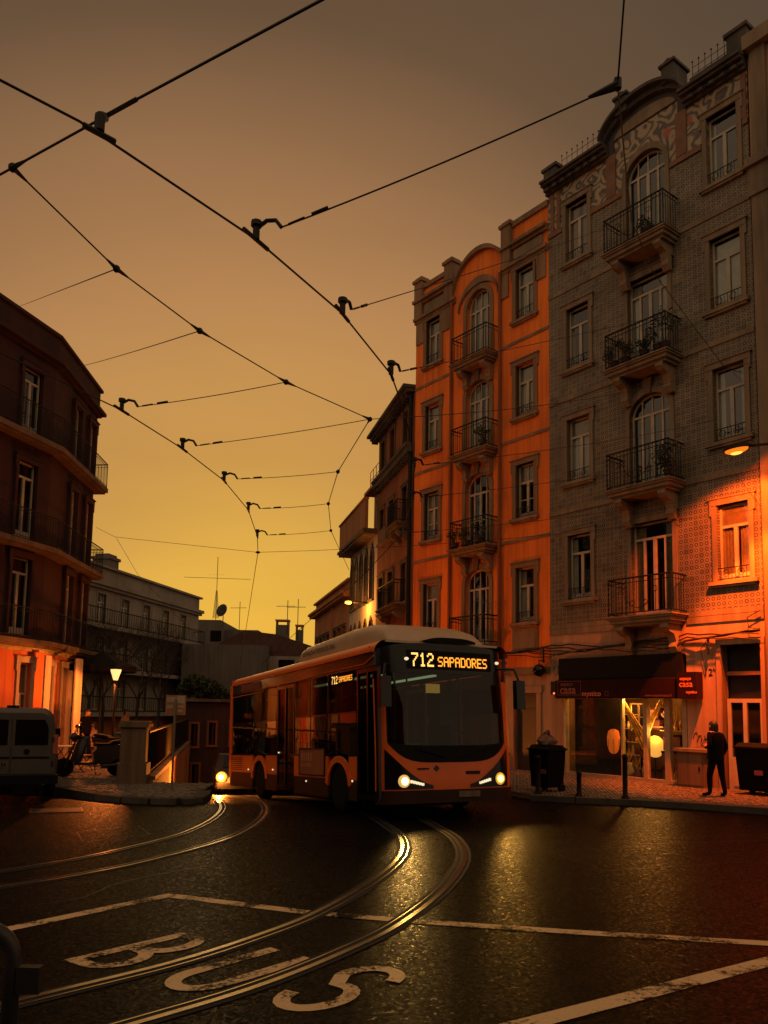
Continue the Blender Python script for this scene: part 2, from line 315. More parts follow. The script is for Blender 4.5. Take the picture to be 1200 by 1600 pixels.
M['kerb'] = surf('kerb_limestone', (.085, .07, .056), (.05, .042, .035), .85, 3, bump=.2, spec=.2)
M['joint'] = surf('sand_joint', (.06, .05, .042), (.035, .03, .026), .95, 9)
M['cobble'] = surf('limestone_cobble', (.26, .20, .145), (.07, .055, .042), .7, 7, bump=.25, spec=.2)
M['bark'] = surf('bark', (.045, .035, .028), (.025, .019, .016), .9, 8, bump=.3)
M['leaf'] = surf('leaf_green', (.05, .065, .022), (.025, .035, .013), .6, 6)
M['rubber'] = surf('rubber', (.008, .0075, .0075), (.005, .005, .005), .85, 10, spec=.15)
M['roof'] = surf('clay_roof', (.10, .045, .03), (.055, .028, .02), .9, 3, bump=.3)
M['black'] = surf('matt_black', (.007, .006, .0055), (.005, .0045, .004), .75, 5, spec=.15)
M['gloss_black'] = surf('gloss_black', (.006, .0055, .0055), (.005, .0045, .0045), .14, 5, spec=.3)
M['glass'] = glassmat('window_glass', (.62, .66, .63), .06, wav=.06)
M['bus_glass'] = glassmat('tinted_bus_glass', (.16, .17, .14), .04, wav=.10)
M['screen_glass'] = glassmat('windscreen_glass', (.30, .32, .26), -.025, wav=.03)
M['shop_glass'] = glassmat('shop_glass', (.85, .85, .8), .0)
def facade_pt(px, py): return FR.hit(px, py)
def holes_wall(mb, x0, x1, z0, z1, holes, y0, y1):     # wall slab pierced by rectangular openings
    xs = sorted({x0, x1, *[h[0] for h in holes], *[h[1] for h in holes]}); zs = sorted({z0, z1, *[h[2] for h in holes], *[h[3] for h in holes]})
    xs = [x for x in xs if x0 <= x <= x1]; zs = [z for z in zs if z0 <= z <= z1]
    for i in range(len(xs)-1):
        run = None
        for j in range(len(zs)-1):
            cx, cz = (xs[i]+xs[i+1])/2, (zs[j]+zs[j+1])/2
            solid = not any(h[0] < cx < h[1] and h[2] < cz < h[3] for h in holes)
            if solid and run is None: run = zs[j]
            if not solid and run is not None: mb.box(xs[i], xs[i+1], y0, y1, run, zs[j]); run = None
        if run is not None: mb.box(xs[i], xs[i+1], y0, y1, run, zs[-1])
    return mb
def arch_pts(w, zs, rise, n=14, cx=0.):                # left to right along an arch of width w springing at zs
    return [(cx - w/2*math.cos(math.pi*i/n), zs + rise*math.sin(math.pi*i/n)) for i in range(n+1)]
# ------------------------------------------------------------------ ground, street falling away behind the bus
def smooth(a, b, x):
    t = max(0., min(1., (x-a)/(b-a))); return t*t*(3-2*t)
def wallx(Y): return -5.55 - .195*(Y-19.7)             # line of the retaining wall
def kerbx(Y): return 3.3 - .42*max(0, Y-18.55)         # right-hand kerb behind the bus
def road_z(x, y):
    d = max(0., y-16.5); s = .105*d*d/(d+2.0)
    return -s*smooth(0, 2.2, kerbx(y)-x) if y < 60 else -s*smooth(0, 2.2, kerbx(60)-x)
def lin(a, b, n): return [a+(b-a)*i/n for i in range(n+1)]
xs = [-900, -300, -100, -50, -30] + lin(-20, 12, 64) + [20, 40, 100, 300, 900]
ys = [-60, -20, -5] + lin(0, 14, 14) + lin(14.5, 42, 55) + [46, 50, 60, 80, 120, 200, 400, 900]
def gz(x, y): return (x, y, road_z(x, min(y, 60)) if x > -40 else 0.)
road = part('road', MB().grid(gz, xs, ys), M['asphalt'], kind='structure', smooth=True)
def spline0(P_, n=8):
    o = []
    for i in range(len(P_)-1):
        a, b_, c, d = P_[max(i-1, 0)], P_[i], P_[i+1], P_[min(i+2, len(P_)-1)]
        for k in range(n):
            t = k/n; o.append(.5*((2*b_) + (c-a)*t + (2*a-5*b_+4*c-d)*t*t + (3*b_-a-3*c+d)*t**3) + Vector((random.uniform(-.02, .02), random.uniform(-.02, .02), 0)))
    return o + [P_[-1]]
def rz4(x, y, h=.004): return Vector((x, y, road_z(x, y)+h))
# old repair patches and tar joints
mtp, ntp, bpn = newmat('patched_asphalt'); _t, _c, _bb = asphalt_nodes(ntp, bpn); _m = nd(ntp, 'ShaderNodeMix', data_type='RGBA', blend_type='MULTIPLY'); _m.inputs[0].default_value = 1.; ntp.links.new(_c, _m.inputs[6]); _m.inputs[7].default_value = (1.8, 1.7, 1.6, 1); ntp.links.new(_m.outputs[2], bpn.inputs['Base Color']); M['patch'] = mtp
M['tar'] = surf('tar_joint', (.003, .003, .003), (.002, .002, .002), .35, 6)
for pix in (((860, 1330), (1010, 1322), (1120, 1350), (930, 1362)), ((120, 1300), (215, 1290), (235, 1304), (130, 1316))):
    q = [onz(*p) for p in pix]; pc_ = part('asphalt_patch', MB().add([(v.x, v.y, .0022) for v in q], [(0, 1, 2, 3)]), M['patch'], road); part('tar_joint', MB().ribbon([Vector((v.x, v.y, .0035)) for v in q + [q[0]]], .03), M['tar'], pc_)
for pix in (((760, 1312), (880, 1306), (1000, 1318), (1200, 1313)), ((930, 1301), (1050, 1309), (1210, 1303)), ((0, 1420), (120, 1405), (200, 1376), (330, 1352))):
    part('tar_joint', MB().ribbon([Vector((v.x, v.y, .003)) for v in spline0([onz(*p) for p in pix])], .022), M['tar'], road)
# worn painted markings of the bus stop box
def stripe(pix, wd, name='painted_line'):
    pts = [onz(*p) for p in pix]; q = []
    for a, b_ in zip(pts, pts[1:]):
        for i in range(12): q.append(a.lerp(b_, i/12))
    q.append(pts[-1])
    part(name, MB().ribbon([rz4(p.x, p.y) for p in q], wd), M['paint'], road)
stripe([(-40, 1463), (270, 1398)], .15); stripe([(268, 1400), (480, 1426), (650, 1440), (900, 1457), (1293, 1480)], .155)
stripe([(790, 1609), (1293, 1479)], .17)
def letter(o, strokes, name):
    up = Vector((.66, .75, 0)).normalized(); rt = Vector((.80, -.60, 0)).normalized(); mb = MB()
    for k, st in enumerate(strokes):
        mb.ribbon([Vector((o[0], o[1], .0045+.0006*k)) + rt*a + up*b_ for a, b_ in st], .12)
    part(name, mb, M['paint'], road)
def arcp(cx, cy, rx, ry, a0, a1, n=12): return [(cx+rx*math.cos(R(a0+(a1-a0)*i/n)), cy+ry*math.sin(R(a0+(a1-a0)*i/n))) for i in range(n+1)]
letter((-2.42, 6.48), [[(0, 0), (0, 1.12)], [(0, .06), (.14, .06)] + arcp(.16, .30, .2, .24, -90, 90) + [(0, .54)], [(0, .57), (.14, .57)] + arcp(.16, .81, .17, .24, -90, 90) + [(0, 1.06)]], 'painted_letter')
letter((-1.60, 6.06), [[(0, 1.12), (0, .28)] + arcp(.19, .28, .19, .26, 180, 360) + [(.38, 1.12)]], 'painted_letter')
letter((-.80, 5.70), [arcp(.2, .86, .19, .24, 10, 200) + arcp(.2, .33, .19, .28, 110, -170, 16)], 'painted_letter')
p = onz(88, 1267); cv = part('utility_cover', MB().box(-.42, .42, -.3, .3, .0, .012), M['steel_dark'], road); cv.location = (p.x, p.y, .002); cv.rotation_euler = (0, 0, .4)
part('cover_rim', MB().box(-.46, .46, -.34, -.305, .0, .016).box(-.46, .46, .305, .34, .0, .016).box(-.46, -.425, -.305, .305, .0, .016).box(.425, .46, -.305, .305, .0, .016), M['rail'], cv)
# ------------------------------------------------------------------ tram tracks
def spline(pts, n=10):
    P_ = [Vector(p) for p in pts]; o = []
    for i in range(len(P_)-1):
        a, b_, c, d = P_[max(i-1, 0)], P_[i], P_[i+1], P_[min(i+2, len(P_)-1)]
        for k in range(n):
            t = k/n; o.append(.5*((2*b_) + (c-a)*t + (2*a-5*b_+4*c-d)*t*t + (3*b_-a-3*c+d)*t**3))
    o.append(P_[-1]); return o
def track(mid, label):
    t = thing('tram_track', label, 'tram track', (0, 0, 0))
    mid = spline([(x, y, 0) for x, y in mid], 14)
    for sgn in (-1, 1):
        def off(d):
            o = []
            for i, p in enumerate(mid):
                q = mid[min(i+1, len(mid)-1)] - mid[max(i-1, 0)]; a = Vector((q.y, -q.x, 0)).normalized()
                o.append(p + a*(sgn*.45 + d))
            return o
        pts = off(0.)
        rl = part('rail', MB().ribbon([rz4(p.x, p.y, .012) for p in pts], .052), M['rail'], t)
        part('groove', MB().ribbon([rz4(p.x, p.y, .007) for p in off(-sgn*.052)], .06), M['groove'], rl)
        part('guard_lip', MB().ribbon([rz4(p.x, p.y, .011) for p in off(-sgn*.088)], .018), M['rail'], rl)
        part('bedding', MB().ribbon([rz4(p.x, p.y, .005) for p in off(-sgn*.03)], .22), M['groove'], rl)
    return t
main_mid = [(-4.6, 2.6), (-3.3, 4.05), (-2.0, 5.42), (-1.25, 6.22), (-.67, 7.06), (-.20, 7.95), (.33, 9.45), (.70, 11.1), (.77, 12.55), (.60, 13.8), (.05, 16.0), (-1.1, 19.0), (-3.0, 24), (-5.2, 31), (-7.0, 40)]
left_mid = [(-7.2, 6.6), (-5.9, 7.8), (-4.35, 9.35), (-3.83, 10.0), (-3.34, 10.9), (-2.75, 12.55), (-2.58, 14.2), (-2.66, 15.75), (-2.93, 17.1), (-3.35, 18.6), (-4.3, 22), (-5.6, 27), (-7.2, 36), (-8.4, 44)]
track(main_mid, 'shiny tram track curving from the bottom left under the front of the bus')
track(left_mid, 'tram track on the left curving behind the bus past the stone pier')
# ------------------------------------------------------------------ pavements
FR = Facade((7.1998, 22.5951), (.60737584, -.79441462))
def fw(x, y=0., z=0.):                                  # right-hand facade coordinates -> world
    return FR.o + FR.x*x - FR.n*y + Vector((0, 0, z))
kp = [onz(1260, 1279), onz(1200, 1271.5), onz(1100, 1264), onz(1000, 1258), onz(900, 1253.5), onz(830, 1250)]
def flat(ps): return [(p[0], p[1]) for p in ps]
rp_poly = flat(kp) + [(3.0, 19.4), (1.0, 23), (-1.0, 27.5), (-1.6, 30.5), (1.3, 31), (14, 20), (12, 13)]
pav = part('pavement_right', MB().prism(rp_poly, -.5, .125, 'z'), M['joint'], kind='structure')
def kerb_line(pts, ztop, parent, wd=.22):
    pts = [Vector((p[0], p[1], 0)) for p in pts]
    for a, b_ in zip(pts, pts[1:]):
        n = max(1, round((b_-a).length/.9)); d = (b_-a)/n; t = d.normalized(); s_ = Vector((-t.y, t.x, 0))
        for i in range(n):
            p, q = a+d*i+t*.006, a+d*(i+1)-t*.006; dz = random.uniform(-.004, .004)
            poly = [p+s_*.012, q+s_*.012, q-s_*wd, p-s_*wd]
            part('kerb_stone', MB().prism(flat(poly), -.3, ztop+dz, 'z'), M['kerb'], parent)
kerb_line([p for p in kp[::-1]], .132, pav)
def inside(poly, x, y):
    c = False; n = len(poly)
    for i in range(n):
        x1, y1 = poly[i]; x2, y2 = poly[(i+1) % n]
        if (y1 > y) != (y2 > y) and x < (x2-x1)*(y-y1)/(y2-y1)+x1: c = not c
    return c
def cobbles(poly, ztop, size, rz, parent, cond=lambda x, y: True):
    mb = MB(); ca, sa = math.cos(rz), math.sin(rz); X = [p[0] for p in poly]; Y = [p[1] for p in poly]
    cx, cy = sum(X)/len(X), sum(Y)/len(Y); rad = max(math.hypot(x-cx, y-cy) for x, y in poly); n = int(rad/size)+1
    for i in range(-n, n):
        for j in range(-n, n):
            a, b_ = (i+.5*(j % 2)+random.uniform(-.12, .12))*size, (j+random.uniform(-.1, .1))*size
            x, y = cx+a*ca-b_*sa, cy+a*sa+b_*ca
            if not inside(poly, x, y) or not cond(x, y): continue
            h = size*.43; an = rz+random.uniform(-.25, .25); c_, s_ = math.cos(an), math.sin(an); dz = random.uniform(-.006, .008)
            r_ = [random.uniform(.82, 1.08)*h for _ in range(4)]
            cs = [(-r_[0], -r_[1]), (r_[2], -r_[0]), (r_[1], r_[3]), (-r_[3], r_[2])]
            top = [(x+.8*(p*c_-q*s_), y+.8*(p*s_+q*c_), ztop+.016+dz+random.uniform(-.003, .003)) for p, q in cs]
            bot = [(x+p*c_-q*s_, y+p*s_+q*c_, ztop-.004) for p, q in cs]
            mb.add(bot+top, [(4, 5, 6, 7), (0, 1, 5, 4), (1, 2, 6, 5), (2, 3, 7, 6), (3, 0, 4, 7)])
    o = part('cobblestones', mb, M['cobble'], parent); o['kind'] = 'stuff'; return o
cobbles(rp_poly, .125, .10, .3, pav, lambda x, y: x > 2.6 and y < 26 and (Vector((x, y, 0))-FR.o).dot(FR.n) > .05 and (x*.45+y) > 0 and not any((Vector((x, y, 0))-Vector((p.x, p.y, 0))).length < .3 for p in kp))
lp = [(-9.6, 20.1), onz(75, 1232), onz(110, 1238.5), onz(160, 1248), onz(200, 1252.5), onz(240, 1255), onz(280, 1256), onz(300, 1254.5), onz(311, 1249), onz(314, 1243)]
lp_flat = flat(lp) + [(-4.15, 20.0), (wallx(20)+.02, 20.0), (wallx(40)-.05, 40), (-9.6, 75), (-60, 75), (-60, 20)]
plaza = part('plaza', MB().prism(lp_flat, -.5, .11, 'z'), M['joint'], kind='structure')
kerb_line(lp[1:], .118, plaza)
cobbles(flat(lp) + [(-4.15, 20.0), (-5.85, 20.0), (-8.3, 31.5), (-13, 31.5), (-13, 20)], .11, .15, .5, plaza, lambda x, y: not any((Vector((x, y, 0))-Vector((p[0], p[1], 0))).length < .24 for p in lp))
# sloping footway below the retaining wall
mb = MB(); ys_ = lin(20, 40, 20)
mb.grid(lambda u, v: (wallx(v)+u, v, min(.09, -.112*(v-20.2))), [0, 1.35], ys_)
mb.grid(lambda u, v: (wallx(v)+1.35, v, min(.09, -.112*(v-20.2))-u), [0, .5], ys_)
part('footway', mb, M['kerb'], kind='structure')
# ------------------------------------------------------------------ facade elements
def iron_rail(mb, w, d, h, step=.115, scroll=True):     # three-sided balcony railing, front at y=-d
    z0 = .08
    for z, r_ in ((h, .026), (z0, .018), (h-.13, .012)):
        mb.tube([(-w/2, 0, z), (-w/2, -d, z), (w/2, -d, z), (w/2, 0, z)], r_, 5)
    for sx in (-1, 1): mb.tube([(sx*w/2, -d, 0), (sx*w/2, -d, h+.03)], .018, 5)
    n = int(w/step)
    for i in range(1, n): x = -w/2+w*i/n; mb.tube([(x, -d, z0), (x, -d, h)], .0115, 4, False)
    n = max(2, int(d/step))
    for sx in (-1, 1):
        for i in range(1, n): mb.tube([(sx*w/2, -d*i/n, z0), (sx*w/2, -d*i/n, h)], .0115, 4, False)
    if scroll:
        mb.tube([(.0+.42*math.cos(R(a)), -d-.014, .62+.42*math.sin(R(a))) for a in range(180, 361, 15)], .011, 4)
        for sx in (-1, 1):
            mb.tube([(sx*(.42+.10) + .10*math.cos(R(a))*-sx*(1-a/700.), -d-.014, .66+.10*(1-a/700.)*math.sin(R(a))) for a in range(0, 400, 25)], .010, 4)
            mb.tube([(sx*.2 + .09*math.cos(R(a))*(1-a/700.), -d-.014, .32+.09*(1-a/700.)*math.sin(R(a))) for a in range(0, 400, 25)], .010, 4)
    return mb
def balcony(bld, x, z, w=2.0, d=.75, h=1.03, mat='stone', scroll=True, bracket=.75, name='balcony'):
    b_ = cpart(('slab', w, d), name, lambda: MB().box(-w/2, w/2, -d, -.002, -.10, 0).box(-w/2-.04, w/2+.04, -d-.04, -.002, -.045, -.012).box(-w/2+.06, w/2-.06, -d+.06, -.002, -.2, -.1).box(-w/2+.14, w/2-.14, -d+.16, -.002, -.28, -.2), M[mat], bld, (x, 0, z))
    cpart(('rail', w, d, h, scroll), 'railing', lambda: iron_rail(MB(), w-.1, d-.05, h, scroll=scroll), M['iron'], b_)
    if bracket:
        pr = [(-.002, 0), (-d*.82, 0), (-d*.86, -.10), (-d*.70, -.20), (-d*.42, -.26), (-d*.30, -bracket*.62), (-d*.36, -bracket*.8), (-d*.2, -bracket), (-.002, -bracket*.95)]
        for sx in (-1, 1): cpart(('brk', d, bracket), 'bracket', lambda: MB().prism(pr, -.11, .11, 'x'), M[mat], b_, (sx*(w/2-.34), 0, -.28))
    return b_
def opening(bld, x, z, w, h, leaves=2, sur='stone', fr='frame', arch=0., trans=.27, sill=True, guard=False, curtain=None, cfrac=.6, name='window', lintel=.16, jamb=.13, keystone=False, grid=0, proud=.05, blind=0., glass='glass'):
    """Opening of a facade: stone surround, timber frame, glazing, curtain, sill and guard rail. Local origin at bottom centre."""
    zs = h-arch; a2 = w/2
    def fsur():
        mb = MB().box(-a2-jamb, -a2, -proud, .16, 0, zs).box(a2, a2+jamb, -proud, .16, 0, zs)
        if arch:
            o_ = arch_pts(w+2*jamb, zs, arch+lintel); i_ = arch_pts(w, zs, arch)
            for k in range(len(o_)-1): mb.prism([o_[k], o_[k+1], i_[k+1], i_[k]], -proud, .16)
        else: mb.box(-a2-jamb-.05, a2+jamb+.05, -proud-.015, .16, zs, zs+lintel).box(-a2-jamb-.09, a2+jamb+.09, -proud-.05, .0, zs+lintel, zs+lintel+.035).box(-a2-jamb-.05, -a2-jamb, -proud-.01, 0, zs-.26, zs).box(a2+jamb, a2+jamb+.05, -proud-.01, 0, zs-.26, zs)
        if keystone: mb.prism([(-.09, h-.03), (.09, h-.03), (.14, h+lintel+.22), (-.14, h+lintel+.22)], -proud-.06, 0)
        return mb
    W_ = cpart(('sur', w, h, arch, lintel, jamb, keystone, proud), name, fsur, M[sur], bld, (x, 0, z))
    tz = h*(1-trans) if not arch else min(zs, h*(1-trans))
    def ffr():
        mb = MB().box(-a2, -a2+.055, .14, .20, 0, zs).box(a2-.055, a2, .14, .20, 0, zs).box(-a2+.055, a2-.055, .14, .20, 0, .09).box(-a2+.055, a2-.055, .135, .205, tz-.035, tz+.035)
        if arch:
            o_ = arch_pts(w, zs, arch); i_ = arch_pts(w-.11, zs, max(.02, arch-.055))
            for k in range(len(o_)-1): mb.prism([o_[k], o_[k+1], i_[k+1], i_[k]], .14, .20)
        else: mb.box(-a2+.055, a2-.055, .14, .20, zs-.055, zs)
        n = leaves
        for k in range(1, n):
            xx = -a2+w*k/n; wd = .05 if k*2 == n else .032; mb.box(xx-wd, xx+wd, .13, .195, .09, tz-.035)
            if grid or arch: mb.box(xx-.018, xx+.018, .145, .195, tz+.035, (zs+arch*math.sqrt(max(0, 1-(xx/a2)**2))-.03) if arch else zs-.05)
        for g in range(grid): zz = .09+(tz-.12)*(g+1)/(grid+1); mb.box(-a2+.055, a2-.055, .15, .19, zz-.014, zz+.014)
        if n >= 2:
            for k in range(n):
                x0, x1 = -a2+w*k/n+.04, -a2+w*(k+1)/n-.04; mb.box(x0, x1, .15, .19, .09, .09+.11)
        return mb
    cpart(('fr', w, h, arch, leaves, trans, grid), 'frame', ffr, M[fr], W_)
    for k in range(leaves):
        x0, x1 = -a2+w*k/leaves+.02, -a2+w*(k+1)/leaves-.02
        cpart(('pane', round(x1-x0, 3), round(tz, 3)), 'pane', lambda: MB().add([(0, .168, .1), (x1-x0, .168, .1), (x1-x0, .168, tz-.03), (0, .168, tz-.03)], [(0, 1, 2, 3)]), M[glass], W_, (x0, 0, 0))
    if arch:
        cpart(('fan', w, h, arch, tz), 'fanlight', lambda: MB().add([(px_, .168, pz_) for px_, pz_ in [(-a2+.03, tz+.02)] + arch_pts(w-.06, zs, arch-.03) + [(a2-.03, tz+.02)]], [tuple(range(17))]), M[glass], W_)
    else: cpart(('tp', w, h, tz), 'transom_pane', lambda: MB().add([(-a2+.03, .168, tz+.02), (a2-.03, .168, tz+.02), (a2-.03, .168, zs-.03), (-a2+.03, .168, zs-.03)], [(0, 1, 2, 3)]), M[glass], W_)
    if sill: cpart(('sill', w), 'sill', lambda: MB().box(-a2-.22, a2+.22, -.13, .14, -.10, -.002).box(-a2-.16, a2+.16, -.09, -.002, -.16, -.10), M[sur], W_)
    if guard:
        def fg():
            mb = MB(); mb.tube([(-a2, -.03, .34), (a2, -.03, .34)], .014, 5).tube([(-a2, -.03, .05), (a2, -.03, .05)], .012, 5)
            for k in range(1, 9): xx = -a2+w*k/9; mb.tube([(xx, -.03, .05), (xx, -.03, .34)], .008, 4, False)
            for q in (-.2, .2): mb.tube([(q*w/.87+.09*math.cos(R(a)), -.042, .2+.09*math.sin(R(a))) for a in range(0, 361, 30)], .009, 4)
            return mb
        cpart(('guard', w), 'guard_rail', fg, M['iron'], W_)
    if curtain:
        def fc(x0, x1):
            us = lin(x0, x1, 14); hh = h-.1
            return MB().grid(lambda u, v: (u, .225+.018*math.sin(u*70), v), us, [.08, hh*.5, hh])
        cw = w*cfrac/2
        for sx in (-1, 1):
            cpart(('cur', w, h, cfrac, sx), 'curtain', lambda: fc(-a2, -a2+cw) if sx < 0 else fc(a2-cw, a2), M[curtain], W_, smooth=True)
    if blind: cpart(('blind', w, h, blind), 'roller_blind', lambda: MB().box(-a2+.04, a2-.04, .203, .206, h*(1-blind), h-.04), M['curtain_warm'], W_)
    return W_
def spandrel(mb, x, w, zs, rise, y0=0., y1=.3):          # wall filling either side of an arched head
    p = arch_pts(w, zs, rise, 14, x)
    mb.prism([(x-w/2, zs+rise)] + p[:8], y0, y1); mb.prism([(x+w/2, zs+rise)] + p[7:][::-1], y0, y1)
def core(bld, x0, x1, z0, z1, y1=9., front=.9, mat='interior'):
    part('core', MB().box(x0+.02, x1-.02, front, y1, z0, z1).box(x0+.02, x0+.14, .301, front-.001, z0, z1).box(x1-.14, x1-.02, .301, front-.001, z0, z1).box(x0+.15, x1-.15, .301, front-.001, z1-.15, z1-.01), M[mat], bld)
# ------------------------------------------------------------------ tiled building
TX0, TX1 = -3.2, 3.66
tb = thing('tiled_building', 'tall building clad in patterned tiles with four iron balconies, above the shop', 'building', FR.o, FR.rz)
holes = []; wall = MB()
rows = [5.45, 9.17, 12.83, 16.41]
cols = [-2.02, 2.92]
for z in rows:
    for x in cols: holes.append((x-.435, x+.435, z, z+2.02))
BD = [(4.72, 7.42, 0), (8.38, 11.17, .58), (11.98, 14.75, 0), (15.56, 18.62, .62)]
for z0, z1, a in BD: holes.append((.52-.67, .52+.67, z0, z1))
holes_wall(wall, TX0, TX1, 4.72, 17.72, [h for h in holes], 0, .3)
for z0, z1, a in BD[:3]:
    if a: spandrel(wall, .52, 1.34, z1-a, a)
part('tiled_wall', wall, M['azulejo'], tb)
fz = MB(); holes_wall(fz, TX0, TX1, 17.72, 19.15, [h for h in holes], 0, .3); spandrel(fz, .52, 1.34, 18.0, .62)
fz.box(-.55, 1.65, 0, .3, 19.15, 19.55)
part('painted_frieze', fz, M['frieze'], tb)
core(tb, TX0, TX1, 4.4, 19.6)
part('ground_core', MB().box(TX0+.02, TX1-.02, 2.46, 9., -.4, 4.395).box(1.52, TX1-.02, .45, 2.455, -.4, 4.395).box(TX0+.02, -2.74, .301, 2.455, -.4, 4.395), M['interior'], tb)
st = MB()
for z in (4.66, 8.28, 11.92, 15.56):
    for x0, x1 in ((TX0, -.52), (1.56, TX1)): st.box(x0, x1, -.035, .1, z-.07, z+.07)
part('string_course', st, M['stone'], tb)
st = MB()
for x0, x1 in ((TX0, -2.62), (-1.42, -.30), (1.34, 2.32), (3.52, TX1)): st.box(x0, x1, -.05, .1, 17.62, 17.72).box(x0, x1, -.03, .1, 17.72, 17.8)
part('frieze_band', st, M['frieze_red'], tb)
pl = MB()
for x in (-.68, 1.72): pl.box(x-.17, x+.17, -.04, .1, 17.81, 19.15)
for x in (-3.02, -2.76, 3.56): pl.box(x-.07, x+.07, -.03, .1, 17.81, 19.1)
part('frieze_pilaster', pl, M['frieze_red'], tb)
for i, z in enumerate(rows):
    for j, x in enumerate(cols):
        opening(tb, x, z, .87, 2.02, guard=True, curtain=['curtain', 'curtain_warm', 'curtain', 'curtain', 'curtain', 'curtain', 'curtain_warm', 'curtain'][i*2+j], cfrac=[.5, .8, .35, 1.][(i*3+j) % 4], trans=.28, blind=.27 if (i, j) in ((1, 0), (0, 1)) else 0.)
for i, (z0, z1, a) in enumerate(BD):
    opening(tb, .52, z0, 1.34, z1-z0, leaves=4, arch=a, sill=False, name='balcony_door', trans=.20 if a else .17, curtain=['curtain_warm', None, 'curtain', None][i], cfrac=.5, keystone=(i == 1), lintel=.2 if a else .18)
    balcony(tb, .56, z0-.03, 2.08, .78, 1.05)
# parapet, cornice and curved pediment
cn = MB()
for k, (z0, z1, d) in enumerate([(19.15, 19.25, .10), (19.25, 19.36, .20), (19.36, 19.44, .34), (19.44, 19.52, .42)]):
    cn.box(TX0-.05, -.75, -d, .4, z0, z1-.001*k).box(1.85, TX1, -d, .4, z0, z1-.001*k)
for x0, x1 in ((TX0, -.9), (2.0, TX1)):
    n = int((x1-x0)/.32)
    for i in range(n): xx = x0+.1+i*.32; cn.box(xx, xx+.14, -.30, -.2, 19.16, 19.25)
part('cornice', cn, M['cornice'], tb)
part('parapet', MB().box(TX0, -.9, .02, .4, 19.52, 19.86).box(2.0, TX1, .02, .4, 19.52, 20.0), M['cornice'], tb)
def arcband(mb, cx, w, zs, r0, r1, y0, y1, n=24):
    o_ = arch_pts(w, zs, r1, n, cx); i_ = arch_pts(w, zs, r0, n, cx)
    for k in range(n): mb.prism([o_[k], o_[k+1], i_[k+1], i_[k]], y0, y1)
    return mb
pd = MB(); cx = .52
top = [(cx+2.9*math.sin(R(a))*.5, 19.45+.95*(math.cos(R(a))-.0)) for a in range(-78, 79, 6)]
pd.prism([(cx-1.45, 19.15), (cx-1.45, 19.6)] + top + [(cx+1.45, 19.6), (cx+1.45, 19.15), (cx+1.1, 19.15), (cx+1.1, 19.56), (cx-1.1, 19.56), (cx-1.1, 19.15)], -.02, .4)
for k in range(len(top)-1):
    (x0, z0), (x1, z1) = top[k], top[k+1]
    pd.prism([(x0, z0-.22), (x1, z1-.22), (x1, z1-.04), (x0, z0-.04)], -.20, 0.); pd.prism([(x0, z0-.04), (x1, z1-.04), (x1, z1+.06), (x0, z0+.06)], -.40, .42)
part('pediment', pd, M['cornice'], tb)
part('pediment_panel', arcband(MB(), cx, 2.1, 19.56, .02, .42, -.05, -.021), M['stone'], tb)
pv = MB()
for x in (cx-.62, cx+.98): pv.box(x-.2, x+.2, -.3, .4, 20.1, 20.6).box(x-.26, x+.26, -.36, .46, 20.6, 20.68).prism([(x-.24, 20.68), (x, 20.8), (x+.24, 20.68)], -.3, .4)
pv.prism([(cx-.6, 20.4), (cx-.4, 20.62), (cx, 20.74), (cx+.4, 20.7), (cx+.8, 20.5), (cx+.8, 20.2), (cx-.6, 20.2)], .0, .3)
part('pediment_crest', pv, M['cornice'], tb)
part('corner_pier', MB().box(TX0-.1, TX0+.42, -.12, .5, 19.525, 20.0).box(TX0-.16, TX0+.48, -.18, .56, 20.0, 20.1).box(3.2, 3.75, -.14, .5, 19.525, 20.3).box(3.14, 3.8, -.2, .56, 20.3, 20.4), M['cornice'], tb)
cr_ = MB()
for x0, x1, zb in ((TX0+.5, -1.0, 19.86), (2.05, 3.2, 20.0)):
    cr_.tube([(x0, .1, zb+.12), (x1, .1, zb+.12)], .012, 4).tube([(x0, .1, zb+.34), (x1, .1, zb+.34)], .010, 4); n = int((x1-x0)/.19)
    for i in range(n+1): x = x0+(x1-x0)*i/n; cr_.tube([(x, .1, zb), (x, .1, zb+.52)], .010, 4); cr_.ball((x, .1, zb+.52), .028, 6, 4)
part('iron_cresting', cr_, M['iron'], tb)
# ground storey: shop front and street door
gw = MB(); gh = [(-2.72, 1.50, -.4, 3.62), (2.50, 3.55, -.4, 3.80)]
holes_wall(gw, TX0, TX1, -.4, 4.58, gh, 0, .3)
part('plaster_wall', gw, M['ground_wall'], tb)
part('base_band', MB().box(TX0, -.52, -.03, .02, 4.40, 4.585).box(1.56, TX1, -.03, .02, 4.40, 4.585), M['stone'], tb)
part('door_surround', MB().box(2.38, 2.50, -.05, .25, -.2, 3.8).box(3.55, 3.655, -.05, .25, -.2, 3.8).box(2.38, 3.655, -.06, .25, 3.8, 3.95), M['ground_wall'], tb)
part('graffiti', (lambda m_: [m_.tube([(1.72+.11*k+.06*math.cos(a*1.1+k), -.004, 1.45-.08*(k % 3)+.09*math.sin(a*1.7+k)) for a in lin(0, 5.5, 14)], .007, 4) for k in range(5)] and m_)(MB()), M['black'], tb)
dr = part('street_door', MB().box(2.56, 2.66, .12, .18, .12, 2.42).box(3.42, 3.52, .12, .18, .12, 2.42).box(2.98, 3.08, .11, .19, .12, 2.42).box(2.66, 3.42, .12, .18, 2.32, 2.42).box(2.66, 2.98, .12, .18, .12, .95).box(3.08, 3.42, .12, .18, .12, .95).box(2.70, 2.94, .105, .12, .22, .82).box(3.12, 3.38, .105, .12, .22, .82), M['frame'], tb)
